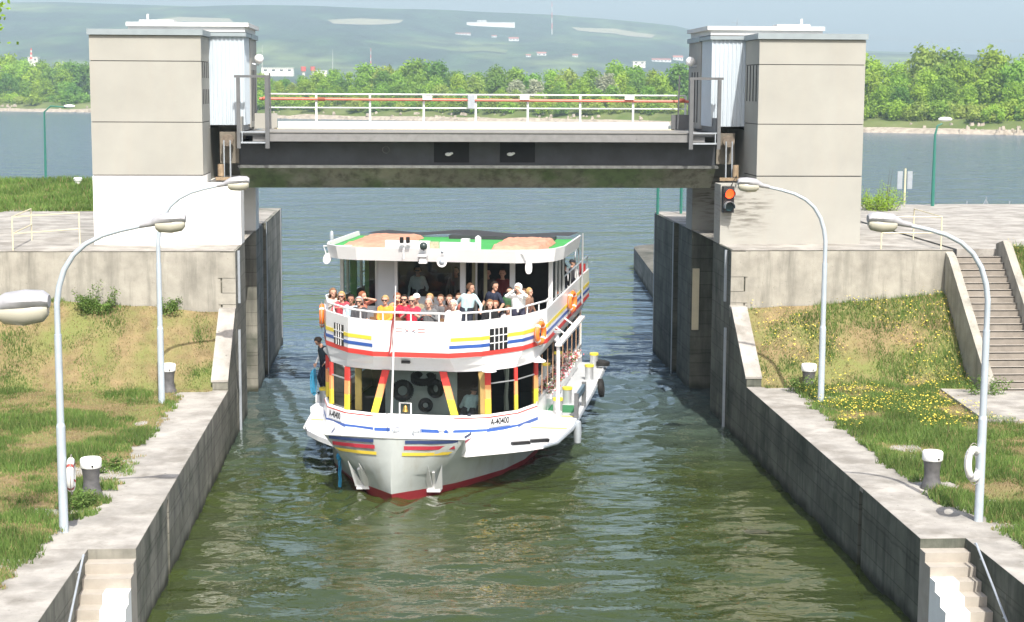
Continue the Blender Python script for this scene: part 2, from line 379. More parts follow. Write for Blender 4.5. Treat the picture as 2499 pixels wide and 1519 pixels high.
# ---------------- hills
HOR = 217.
ridge_px = [(-400, 5), (0, 14), (150, 12), (300, 17), (480, 22), (660, 20), (800, 22), (1000, 29), (1150, 37), (1350, 42), (1500, 54), (1640, 66), (1720, 84), (1820, 104), (1950, 117), (2120, 124), (2250, 128), (2400, 134), (2700, 140)]
def ridge_h(x, Y):
    az = x / Y; px = PW / 2 + PF * (az - math.tan(YAW)) / (1 + az * math.tan(YAW))
    if px <= ridge_px[0][0]: y = ridge_px[0][1]
    elif px >= ridge_px[-1][0]: y = ridge_px[-1][1]
    else:
        for (a, b), (c, d) in zip(ridge_px[:-1], ridge_px[1:]):
            if a <= px <= c: y = b + (d - b) * (px - a) / (c - a); break
    hor = HOR + .0047 * (px - 1249)
    return (hor - y) / PF * 4300 + 10.4
def hill_z(x, Y):
    h = ridge_h(x, Y); t = min(1, max(0, (Y - 2300) / 2000)); s = t * t * (3 - 2 * t) * .55 + t * .45
    und = noise.noise(Vector((x * .0013, Y * .0016, 1))) * 46 + noise.noise(Vector((x * .004, Y * .004, 5))) * 15
    return 2.0 + (h - 2.0) * s + und * (t * (1 - t) * 3.0) if t < 1 else h - (Y - 4300) * .02
def hillmat():
    m = bpy.data.materials.new('hill_forest'); m.use_nodes = True; n = m.node_tree.nodes; L = m.node_tree.links; b = n['Principled BSDF']
    b.inputs['Roughness'].default_value = 1; b.inputs['Specular IOR Level'].default_value = 0
    tc = n.new('ShaderNodeTexCoord'); mp = n.new('ShaderNodeMapping'); mp.inputs['Scale'].default_value = (1, .7, 1); L.new(tc.outputs['Object'], mp.inputs[0])
    def nz(s, d): 
        t = n.new('ShaderNodeTexNoise'); t.inputs['Scale'].default_value = s; t.inputs['Detail'].default_value = d; L.new(mp.outputs[0], t.inputs[0]); return t.outputs['Fac']
    r = n.new('ShaderNodeValToRGB'); L.new(nz(.0034, 7), r.inputs[0]); e = r.color_ramp.elements
    e[0].position = .42; e[0].color = (.014, .032, .012, 1); e[1].position = .60; e[1].color = (.095, .125, .035, 1)
    k = r.color_ramp.elements.new(.50); k.color = (.03, .06, .018, 1)
    r2 = n.new('ShaderNodeMapRange'); r2.inputs['From Min'].default_value = .35; r2.inputs['From Max'].default_value = .65; r2.inputs['To Min'].default_value = .4; r2.inputs['To Max'].default_value = 1.55; L.new(nz(.016, 6), r2.inputs['Value'])
    mx2 = n.new('ShaderNodeMix'); mx2.data_type = 'RGBA'; mx2.blend_type = 'MULTIPLY'; mx2.inputs[0].default_value = 1; L.new(r.outputs[0], mx2.inputs[6]); L.new(r2.outputs[0], mx2.inputs[7])
    L.new(mx2.outputs[2], b.inputs['Base Color'])
    bp = n.new('ShaderNodeBump'); bp.inputs['Distance'].default_value = 12; bp.inputs['Strength'].default_value = .5; L.new(nz(.03, 3), bp.inputs['Height']); L.new(bp.outputs[0], b.inputs['Normal'])
    return m
hx = np.arange(-2600, 2601, 26.); hy = np.arange(2280, 5201, 34.)
V = np.array([(x, y, hill_z(x, y)) for y in hy for x in hx]); idx = np.arange(len(V)).reshape(len(hy), len(hx))
F = np.stack([idx[:-1, :-1].ravel(), idx[:-1, 1:].ravel(), idx[1:, 1:].ravel(), idx[1:, :-1].ravel()], 1)
tag(fastmesh('hills', V, F, hillmat(), smooth=True), kind='structure')
def hill_hit(px, py):
    r = ray(px, py).normalized(); Y = 2300.
    while Y < 4400:
        p = CAM + r * (Y / r.y)
        if p.z <= hill_z(p.x, Y): return p
        Y += 8
    return CAM + r * (4250 / r.y)
FIELD = mat('dry_field', (.27, .25, .16), 1, var=.12, scale=.02, spec=0)
FIELD2 = mat('green_field', (.12, .15, .05), 1, var=.15, scale=.02, spec=0)
def field(px, m=FIELD):
    pts = [hill_hit(*q) for q in px]; c = sum(pts, Vector()) / len(pts); mb = MB()
    K = 12; top = []
    # drape: subdivide between the first half and second half of the outline
    h = len(pts) // 2; A = pts[:h]; B = pts[h:][::-1]
    rows = []
    for i in range(K + 1):
        row = []
        for j in range(7):
            f = i / K * (h - 1); a = int(min(h - 2, f)) if h > 1 else 0; t = f - a
            pa = A[a].lerp(A[a + 1], t); pb = B[a].lerp(B[a + 1], t); p = pa.lerp(pb, j / 6)
            row.append((p.x, p.y, hill_z(p.x, p.y) + 2.5))
        rows.append(row)
    mb.loft(rows, closed=False)
    tag(mb.build('field', [m], origin=tuple(c)), kind='structure')
field([(800, 52), (880, 49), (985, 52), (975, 60), (880, 64), (815, 62)])
field([(1395, 70), (1500, 74), (1600, 88), (1590, 96), (1500, 86), (1410, 78)])
field([(385, 50), (440, 45), (560, 49), (570, 58), (450, 56), (390, 60)])
field([(1120, 120), (1180, 118), (1240, 126), (1235, 134), (1180, 128), (1125, 130)], FIELD2)
# ================================================================== LOCK WALLS, PIERS, GROUND
def wallmat():
    m = WALLC; n = m.node_tree.nodes; L = m.node_tree.links; b = n['Principled BSDF']
    src = b.inputs['Base Color'].links[0].from_socket
    tc = n.new('ShaderNodeTexCoord'); sp = n.new('ShaderNodeSeparateXYZ'); L.new(tc.outputs['Object'], sp.inputs[0])
    t = n.new('ShaderNodeTexNoise'); t.inputs['Scale'].default_value = 1.6; L.new(tc.outputs['Object'], t.inputs[0])
    ad = n.new('ShaderNodeMath'); ad.operation = 'MULTIPLY_ADD'; ad.inputs[1].default_value = .35; L.new(t.outputs['Fac'], ad.inputs[0]); L.new(sp.outputs['Z'], ad.inputs[2])
    r = n.new('ShaderNodeValToRGB'); L.new(ad.outputs[0], r.inputs[0]); e = r.color_ramp.elements
    e[0].position = .22; e[0].color = (.16, .17, .12, 1); e[1].position = .45; e[1].color = (1, 1, 1, 1)
    mx2 = n.new('ShaderNodeMix'); mx2.data_type = 'RGBA'; mx2.blend_type = 'MULTIPLY'; mx2.inputs[0].default_value = .9
    L.new(src, mx2.inputs[6]); L.new(r.outputs[0], mx2.inputs[7])
    cb = n.new('ShaderNodeCombineXYZ'); L.new(sp.outputs['Y'], cb.inputs[0]); L.new(sp.outputs['Z'], cb.inputs[1])
    br = n.new('ShaderNodeTexBrick'); br.inputs['Scale'].default_value = 1.0; br.inputs['Brick Width'].default_value = 1.55; br.inputs['Row Height'].default_value = .46; br.inputs['Mortar Size'].default_value = .014; br.inputs['Mortar Smooth'].default_value = .4
    br.inputs['Color1'].default_value = (1, 1, 1, 1); br.inputs['Color2'].default_value = (.80, .81, .78, 1); br.inputs['Mortar'].default_value = (.5, .5, .46, 1); L.new(cb.outputs[0], br.inputs['Vector'])
    m3 = n.new('ShaderNodeMix'); m3.data_type = 'RGBA'; m3.blend_type = 'MULTIPLY'; m3.inputs[0].default_value = .95; L.new(mx2.outputs[2], m3.inputs[6]); L.new(br.outputs['Color'], m3.inputs[7])
    # old water line: a thin wavering dark stain at about 1.25 m
    a2 = n.new('ShaderNodeMath'); a2.operation = 'MULTIPLY_ADD'; a2.inputs[1].default_value = .16; L.new(t.outputs['Fac'], a2.inputs[0]); L.new(sp.outputs['Z'], a2.inputs[2])
    r5 = n.new('ShaderNodeValToRGB'); L.new(a2.outputs[0], r5.inputs[0]); q = r5.color_ramp.elements; q[0].position = .0; q[0].color = (1, 1, 1, 1); q[1].position = 1; q[1].color = (1, 1, 1, 1)
    mr5 = n.new('ShaderNodeMapRange'); mr5.inputs['From Min'].default_value = 0; mr5.inputs['From Max'].default_value = 2; L.new(a2.outputs[0], mr5.inputs['Value']); L.new(mr5.outputs[0], r5.inputs[0])
    for ps, cc in ((.645, .8), (.665, .42), (.685, .78)): k = q.new(ps); k.color = (cc, cc, cc, 1)
    q[0].color = (.92, .92, .9, 1)
    m4 = n.new('ShaderNodeMix'); m4.data_type = 'RGBA'; m4.blend_type = 'MULTIPLY'; m4.inputs[0].default_value = .8; L.new(m3.outputs[2], m4.inputs[6]); L.new(r5.outputs[0], m4.inputs[7]); L.new(m4.outputs[2], b.inputs['Base Color'])
wallmat()
STAINLINE = mat('tide_stain', (.05, .055, .045), .9, var=.3, scale=3)
STEPC = mat('step_concrete', (.35, .32, .275), .9, var=.12, scale=2.5, spots=.25, bump=.15)
STEPW = mat('step_white_paint', (.80, .80, .78), .7, var=.05, scale=3, spots=.15)
def shaded_copy(m, k):
    c = m.copy(); c.name = 'shaded_' + m.name
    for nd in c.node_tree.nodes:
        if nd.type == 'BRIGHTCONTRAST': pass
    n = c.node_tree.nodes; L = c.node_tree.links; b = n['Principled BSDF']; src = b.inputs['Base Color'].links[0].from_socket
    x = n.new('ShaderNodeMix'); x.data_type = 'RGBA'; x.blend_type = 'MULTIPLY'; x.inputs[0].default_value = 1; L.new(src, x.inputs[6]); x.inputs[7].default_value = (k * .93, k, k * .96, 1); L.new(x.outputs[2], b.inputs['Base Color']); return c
WALL_SHADED = shaded_copy(WALLC, .58)          # right bank's wall and pier: shade put in as a darker colour
def lock_wall(side):
    s = side; mb = MB()
    def bx(xa, xb, y0, y1, z0, z1, mi=0):
        a, b = sorted((mx(xa, s), mx(xb, s))); mb.box(a, b, y0, y1, z0, z1, mi)
    bx(-7.0, XL, 35.32, 47.58, -1.2, ZT)
    bx(-7.0, XL - .3, 35.05, 35.32, -1.2, ZT)            # groove at the joint
    bx(-7.0, XL, 30.95, 35.05, -1.2, ZT)
    bx(-7.0, -5.95, 8, 30.95, -1.2, ZT)                   # wall behind the landing stairs
    # construction joints as fine grooves proud strips of darker filler
    for yj in (38.4, 41.5, 44.6): bx(-6.9, XL + .002, yj - .012, yj + .012, -1, ZT + .003, 1)
    o = mb.build('lock_wall', [WALLC if s < 0 else WALL_SHADED, STAINLINE], origin=(0, 0, 0))
    tag(o, 'weathered concrete lock wall, shorter grey chamber side on the boat\'s sponson with the registration hidden' if 0 else
        ('sunlit grey concrete lock wall left of the boat' if s < 0 else 'shade-darkened, stained concrete lock wall right of the boat'), 'lock wall')
    # landing stairs going down to the water towards the camera
    st = MB(); z = ZT; y = 30.95; k = 0
    while z > -.4:
        z -= .19
        a, c, b = mx(-5.95, s), mx(-5.52, s), mx(XL, s)
        white = 2 <= k
        lo, hi = sorted((a, c)); st.box(lo, hi, y - .33, y, -1.2, z, 0)
        lo, hi = sorted((c, b)); st.box(lo, hi, y - .33, y, -1.2, z + .002, 1 if white else 0)
        y -= .33; k += 1
    st.box(*sorted((mx(-5.95, s), mx(XL, s))), 8, y, -1.2, z, 0)
    root = empty('landing_stairs', (mx(-5.5, s), 28, 0), 0, 'narrow concrete steps with white painted half, cut into the %s lock wall' % ('left' if s < 0 else 'right'), 'stairs', 'landing stairs down to the water')
    st.build('steps', [STEPC, STEPW], root)
    hr = MB(); xr = mx(-5.88, s)
    hr.tube([(xr, 30.2, ZT + .1), (xr, 30.15, ZT + .12), (xr, 27.2, ZT - 1.5), (xr, 24, ZT - 2.6)], .022, 8)
    for yy in (29.9, 28.6, 27.3): hr.tube([(xr, yy, ZT - (30.1 - yy) * .55), (mx(-5.96, s), yy, ZT - (30.1 - yy) * .55 - .03)], .015, 6)
    hr.build('handrail', GALV, root, smooth=True)
    # apron slab along the wall edge
    ap = MB(); segs = [12, 22, 26.4, 30.95, 33.4, 35.18, 38.4, 41.5, 44.6, 47.56]
    for a, b in zip(segs[:-1], segs[1:]):
        xe = -5.95 if b <= 30.95 else XL
        ap.box(*sorted((mx(-7.6, s), mx(xe - .004, s))), a + .008, b - .008, ZT - .1, ZT + .008)
    tag(ap.build('path', CONCTOP, origin=(0, 0, 0)), kind='structure')
lock_wall(-1); lock_wall(1)

# ---------------- gate piers
ZP = 5.55
def pier(side):
    s = side; mb = MB()
    def bx(m_, xa, xb, y0, y1, z0, z1, mi=0): m_.box(*sorted((mx(xa, s), mx(xb, s))), y0, y1, z0, z1, mi)
    XO = -15.6 if s < 0 else -11.95
    root = empty('gate_pier', (mx(-9, s), 50.3, 0), 0, 'massive concrete gate pier under the %s tower' % ('white-footed left' if s < 0 else 'beige-footed right'), 'pier')
    bx(mb, XO, XL, 50.3, 53.3, -1.5, ZP)
    bx(mb, XO, -6.15, 53.3, 57.3, -1.5, ZP)               # gate slot
    bx(mb, XO, XL, 57.3, 60.1, -1.5, ZP)
    bx(mb, XO, -5.5, 60.1, 60.8, -1.5, ZP)                # stop-log groove
    bx(mb, XO, XL + .05, 60.8, 66.6 + (2.0 if s < 0 else -.9), -1.5, ZP)
    mb.build('pier_body', [WALLC if s < 0 else WALL_SHADED], root)
    fr = MB()                                             # retaining face towards the lock yard
    bx(fr, XO, XL - .45, 50.26, 50.3, 1.0, ZP - .02)
    fr.build('front_face', CONC, root)
    # corner stones
    cs = MB(); zs = [3.5, 3.95, 4.3, 4.75, 5.53]
    for i in range(4): bx(cs, XL - (.42 if i % 2 else .3) - .1, XL, 50.235, 50.3, zs[i], zs[i + 1] - .015)
    cs.build('corner_blocks', CONC, root)
    tp = MB(); bx(tp, XO, XL - .05, 50.26, 66.4, ZP, ZP + .02); tp.build('pier_top', CONCTOP, root)
    rc = MB(); a, b = sorted((mx(-5.5, s), mx(XL - .003, s)))
    rc.prism([(47.58, -1.2), (50.23, -1.2), (50.23, 3.78), (49.9, 3.78), (47.58, 2.05)], a, b, 0, axis='x')
    rc.build('ramp_wall', WALLC if s < 0 else WALL_SHADED, root)
    rt_ = MB(); d = Vector((0, 2.32, 1.73)).normalized()
    rt_.add([(x, y, z) for x in (a - .04, b + .01) for (y, z) in ((47.56, 2.05), (47.56, 2.11), (49.9, 3.86), (50.25, 3.86), (50.25, 3.79), (49.9, 3.79))],
            [(0, 1, 7, 6), (1, 2, 8, 7), (2, 3, 9, 8), (3, 4, 10, 9), (4, 5, 11, 10), (5, 0, 6, 11), (5, 4, 3, 2, 1, 0), (6, 7, 8, 9, 10, 11)])
    rt_.build('ramp_coping', CONCTOP, root)
    # metal edge strips and ladder rails in the lock face
    for (yy, z0, z1) in ((50.9, 3.9, ZP - .05), (50.75, -.5, 3.1), (60.95, -.5, ZP), (66.0 - .4 if s > 0 else 68.0, .3, ZP)):
        ed = MB(); bx(ed, XL - .02, XL + .07, yy, yy + .09, z0, z1); ed.build('edge_rail', GALV, root)
    if s > 0: g = MB(); g.box(9.99, 10.22, 57.2, 57.299, 2.1, 4.25); g.build('pale_strip', CREAM, root)  # narrow cream strip on the far face of the gate slot
    return root
pier(-1); pier(1)
# ---------------- grassy ground
def gz(side, x, Y):
    xl = x if side < 0 else 2 * MID - x      # left-equivalent x
    b = noise.noise(Vector((x * .55, Y * .55, 2))) * .07 + noise.noise(Vector((x * 1.7, Y * 1.7, 7))) * .03
    top = 3.72 + min(1, max(0, (-6 - xl) / 6)) * .5; y0 = 47.6
    if side > 0 and x > 18.35: top = 5.62; y0 = 45.6
    t = min(1, max(0, (Y - y0) / (50.2 - y0))); t = t * t * (3 - 2 * t) * .35 + t * .65
    return ZT + .03 + (top - ZT) * t + b
def border(side, Y):                          # ragged edge of the grass on the apron, as a left x
    if Y > 47.3: return -5.52
    e = -6.25 - .25 * noise.noise(Vector((math.floor(Y * 1.6) * .7, side * 9.0, 0))) - .55 * max(0, noise.noise(Vector((math.floor(Y * .9) * 1.3, side * 4.0, 3)))) - .28 * noise.noise(Vector((Y * 3, 0, side)))
    if Y < 33.6: e -= .55 * min(1, (33.6 - Y) / 1.2)
    if Y < 30: e -= .2
    if 34.9 < Y < 35.5: e -= .6
    return e
SOIL = mat('dry_soil', (.21, .162, .085), .95, var=.3, scale=2.2, col2=(.165, .18, .062), s2=.7, t2=(.42, .62), spots=.4, spec=.1, bump=.4, bscale=40)
GR = [leafmat('grass_green', (.13, .22, .05), .0, .35), leafmat('grass_light', (.185, .255, .072), .0, .35), leafmat('grass_dry', (.29, .235, .115), .0, .25)]
YEL = mat('yellow_petals', (.70, .56, .07), .7, var=.1)
def ground(side):
    mb = MB(); stp = .14
    Xs = np.arange(-30, -5.3, stp); Ys = np.arange(12, 50.21, stp); idm = {}
    for i in range(len(Xs)):
        for j in range(len(Ys)):
            Y = Ys[j] + stp / 2; X = Xs[i] + stp / 2
            if X > border(side, Y): continue
            q = []
            for (a, b) in ((0, 0), (1, 0), (1, 1), (0, 1)):
                xx = Xs[i] + a * stp; yy = min(50.26, Ys[j] + b * stp); k = (i + a, j + b)
                if k not in idm:
                    xr = mx(xx, side); idm[k] = len(mb.v); mb.v.append((xr, yy, gz(side, xr, yy)))
                q.append(idm[k])
            if side > 0 and 16.85 < mx(X, side) < 18.3 and Y > 45.9: continue
            mb.f.append(tuple(q if side < 0 else q[::-1])); mb.m.append(0)
    cnt = {}
    for f in mb.f:
        for i in f: cnt[i] = cnt.get(i, 0) + 1
    for i, c in cnt.items():
        x, y, z = mb.v[i]
        if c < 4 and abs(mx(x, side) if side > 0 else x) < 8.5 and y < 47.45: mb.v[i] = (x, y, ZT - .03)
    tag(mb.build('ground', [SOIL], origin=(0, 0, 0), smooth=True), kind='structure')
ground(-1); ground(1)
def tufts(name, label, pts, hgt, wid, origin, mats, flowers=0.):
    """pts: list of (x,y,z,kind,scale)"""
    P = np.array(pts, float); n = len(P); rg = np.random.RandomState(len(P) % 997)
    a = rg.rand(n) * 6.283; w2 = wid * (.6 + .8 * rg.rand(n)) / 2; h = hgt * (.5 + .9 * rg.rand(n)) * P[:, 4]
    le = h * (.15 + .6 * rg.rand(n)); b = rg.rand(n) * 6.283
    dx, dy = np.cos(a) * w2, np.sin(a) * w2
    A = P[:, :3] + np.stack([-dx, -dy, -.02 + 0 * dx], 1); B = P[:, :3] + np.stack([dx, dy, -.02 + 0 * dx], 1)
    C = P[:, :3] + np.stack([np.cos(b) * le, np.sin(b) * le, h], 1)
    V = np.empty((n * 3, 3)); V[0::3], V[1::3], V[2::3] = A, B, C
    o = fastmesh(name, V, np.arange(n * 3).reshape(n, 3), mats, P[:, 3].astype(int), origin)
    return tag(o, label, 'grass', kind='stuff')
def grass(side):
    pts = []; fl = []; r = random.Random(11 + side)
    N = 210000
    for i in range(N):
        Y = r.uniform(26.2, 50.2); wide = 8.2 if side < 0 else 9.2
        xl = XL - .5 - r.random() * wide
        if xl > border(side, Y) + .02: continue
        x = mx(xl, side)
        if side > 0 and 16.6 < x < 18.5 and Y > 46.2: continue
        if side > 0 and x > 15.0 and 41.5 < Y < 46.9 and x > 15.0 + .3 * abs(Y - 45.5): continue
        g = noise.noise(Vector((x * .5, Y * .5, 3))) + .55 * noise.noise(Vector((x * 1.4, Y * 1.4, 8)))
        if side < 0: g -= .26 * max(0, min(1, (Y - 43.0) / 3)) - .12 * (Y < 36)
        else: g += .22 - .45 * (Y > 47.5 and x < 12.5) 
        f = r.random()
        if g > .02: kind = 0 if f < .62 else 1 if f < .95 else 2; sc = 1.0 + min(.9, g * 1.6)
        elif g > -.22: kind = 0 if f < .22 else 1 if f < .62 else 2; sc = .62
        else:
            if f < .5: continue
            kind = 2 if f < .93 else 1; sc = .45
        pts.append((x, Y, gz(side, x, Y), kind, sc))
        if side > 0 and Y > 41 and r.random() < .11:
            fg = noise.noise(Vector((x * .6, Y * .6, 31)))
            if fg > -.02 or (x > 14 and Y > 45 and fg > -.25): fl.append((x, Y, gz(side, x, Y) + r.uniform(.1, .3)))
    tufts('grass', 'patchy dry and green grass on the %s bank' % ('left' if side < 0 else 'right'), pts, .10, .026, (mx(-9, side), 38, ZT), GR)
    if fl:
        mb = MB()
        for p in fl:
            q = r.uniform(.010, .022); c = Vector(p); a = r.random() * 3
            u, v = Vector((math.cos(a), math.sin(a), r.uniform(-.4, .4))) * q, Vector((-math.sin(a), math.cos(a), r.uniform(-.2, .6))) * q
            mb.quad(c - u - v, c + u - v, c + u + v, c - u + v)
        tag(mb.build('yellow_flowers', YEL, origin=(14, 44, ZT)), 'small yellow flowers scattered in the grass of the right bank', 'flowers', kind='stuff')
grass(-1); grass(1)
def weed(x, Y, side, h, rad, label, n=700):
    root = empty('weed_clump', (x, Y, gz(side, x, Y)), 0, label, 'plant'); mb = MB(); r = random.Random(int(x * 91 + Y * 7))
    st = MB()
    for i in range(14):
        a = r.random() * 6.28; q = rad * r.random() ** .5; bx_, by_ = x + math.cos(a) * q * .6, Y + math.sin(a) * q * .6; hh = h * r.uniform(.5, 1.1)
        tip = Vector((x + math.cos(a) * q * 1.1, Y + math.sin(a) * q * 1.1, gz(side, x, Y) + hh)); base = Vector((bx_, by_, gz(side, bx_, by_) - .02))
        st.tube([base, base.lerp(tip, .5), tip], [.008, .006, .003], 4)
        for k in range(n // 14):
            t = r.random() ** .7; p = base.lerp(tip, t) + Vector((r.gauss(0, 1), r.gauss(0, 1), r.gauss(0, .6))) * .06
            u = Vector((r.gauss(0, 1), r.gauss(0, 1), r.gauss(0, .5))).normalized() * r.uniform(.02, .05); v = u.cross(Vector((r.gauss(0, 1), r.gauss(0, 1), 1))).normalized() * r.uniform(.012, .025)
            mb.quad(p - u, p - v, p + u, p + v, 0 if r.random() < .75 else 1)
    st.build('stems', GR[0], root)['kind'] = 'stuff'; mb.build('foliage', GR[:2], root)
for (px, py, s, h, rad, lab) in ((340, 762, -1, .75, .75, 'tall pale green weed against the left retaining wall'), (270, 893, -1, .3, .42, 'round dark green weed low on the left dry slope'),
                            (293, 855, -1, .4, .35, 'loose green weed just above the round one on the left slope'), (520, 790, -1, .45, .38, 'green grass tuft beside the left ramp coping'),
                            (2280, 738, 1, .5, .8, 'leafy weed under the right end of the right retaining wall'), (2410, 935, 1, .5, .7, 'green weed overgrowing the foot of the right staircase'),
                            (1955, 955, 1, .45, .5, 'green weed around the foot of the far right bollard'), (250, 1150, -1, .32, .45, 'green weed behind the near left bollard'), (190, 1245, -1, .35, .4, 'green weed at the foot of the near left lamp post')):
    p = atz(px, py, 1.9)
    for _ in range(6): p = atz(px, py, gz(s, p.x, min(50.1, p.y)))
    weed(p.x, min(50.0, p.y), s, h, rad, lab)
# paved patch on the right bank
mb = MB(); mb.prism([(15.1, 42.0), (20.5, 41.0), (20.5, 45.9), (17.6, 46.1), (15.4, 46.6)], ZT - .05, ZT + .10); tag(mb.build('path', CONCTOP, origin=(0, 0, 0)), kind='structure')
# ---------------- wide staircase up the right bank
root = empty('bank_staircase', (17.5, 46.4, ZT), 0, 'wide concrete staircase climbing the right bank', 'staircase'); mb = MB(); nst = 20; y = 50.26; z = ZP
for k in range(nst):
    mb.box(16.85, 18.3, 50.27 - 4.4, y, 1.2, z - .001 * k); y -= .2; z -= (ZP - 1.95) / nst
mb2 = MB()
ys_, zs_ = 50.26, ZP
mb = MB()
for k in range(nst):
    yb = 50.26 - .205 * k; mb.box(16.86, 18.29, yb - .235, yb, 1.2, ZP - (k + 1) * .18)
mb.build('steps', mat('bank_step_concrete', (.235, .21, .18), .9, var=.2, scale=3, spots=.3), root)
for k in range(nst):
    yb = 50.26 - .205 * k - .235; q = MB(); q.box(16.87, 18.28, yb + .0, yb + .12, ZP - (k + 1) * .18 - .03, ZP - (k + 1) * .18 + .004); q.build('step_edge', STEPC, root)
for x in (16.6, 18.3):
    sm = MB(); o_ = .42 if x > 17 else .12
    sm.prism([(46.0, 1.2), (46.0, 1.95 + o_), (50.0, 5.45 + o_), (50.6, 5.55 + o_ * .4), (50.6, 1.2)] if x > 17 else [(46.1, 1.2), (46.1, 2.1), (49.9, 5.35), (50.22, 5.5), (50.22, 1.2)], x, x + .25, 0, axis='x'); sm.build('side_wall', CONC, root)
# ---------------- land behind the piers
mb = MB(); mb.box(-60, -15.6, 50.5, 66.4, 1, ZP - .01); mb.box(17.08, 60, 50.62, 66.3, 1, ZP + .005); mb.box(19, 60, 66.3, 73, 1, ZP - .15)
tag(mb.build('path', CONCTOP, origin=(0, 0, 0)), kind='structure')
mb = MB()
def moundz(x, Y): 
    t = (Y - 66.4) / 26; return ZP - .05 + (.32 * math.sin(min(1, t * 1.6) * math.pi / 2) if t < .62 else .32 - (t - .62) * 18) + .16 * noise.noise(Vector((x * .25, Y * .25, 0)))
Xs = np.arange(-62, -9, .8); Ys = np.arange(66.4, 96, .8)
for i, x in enumerate(Xs):
    for y in Ys: mb.v.append((x, y, max(-1, moundz(x, y))))
k = len(Ys)
for i in range(len(Xs) - 1):
    for j in range(k - 1): mb.f.append((i * k + j, (i + 1) * k + j, (i + 1) * k + j + 1, i * k + j + 1)); mb.m.append(0)
MGR = mat('mound_soil', (.16, .22, .06), .95, var=.3, scale=.6, spec=.1)
tag(mb.build('ground', [MGR], origin=(0, 0, 0)), kind='structure')
pts = []
for i in range(60000):
    x = rnd.uniform(-32, -10); Y = rnd.uniform(66.6, 84); g = noise.noise(Vector((x * .4, Y * .4, 3))); f = rnd.random()
    pts.append((x, Y, moundz(x, Y), (0 if f < .6 + g * .5 else 1 if f < .95 else 2), 1 + g))
tufts('grass', 'bright green long grass on the mound behind the left platform', pts, .20, .07, (-22, 75, ZP), GR)
# slope right of the wide staircase
# curved low guide wall beyond the right pier
mb = MB(); outl = [(11.6, 70), (13.35, 96.5)]; inner = [(12.9, 70), (14.6, 95.2)]
for a in range(1, 9):
    t = a / 8 * 2.2; outl.append((13.35 + 3.6 * (1 - math.cos(t)) * .9, 96.5 + 3.6 * math.sin(t) * .8)); inner.append((14.6 + 2.4 * (1 - math.cos(t)) * .9, 95.2 + 2.4 * math.sin(t) * .8))
mb.loft([[(x, y, -1) for x, y in outl], [(x, y, 1.25) for x, y in outl], [(x, y, 1.25) for x, y in inner], [(x, y, .8) for x, y in inner]], closed=False)
tag(mb.build('guide_wall', WALLC, origin=(0, 0, 0)), 'low curved concrete guide wall in the river beyond the right pier', 'wall')
mb = MB(); mb.prism(inner + [(40, 97), (40, 70)], .7, 1.12); tag(mb.build('ground', MGR, origin=(0, 0, 0)), kind='structure')
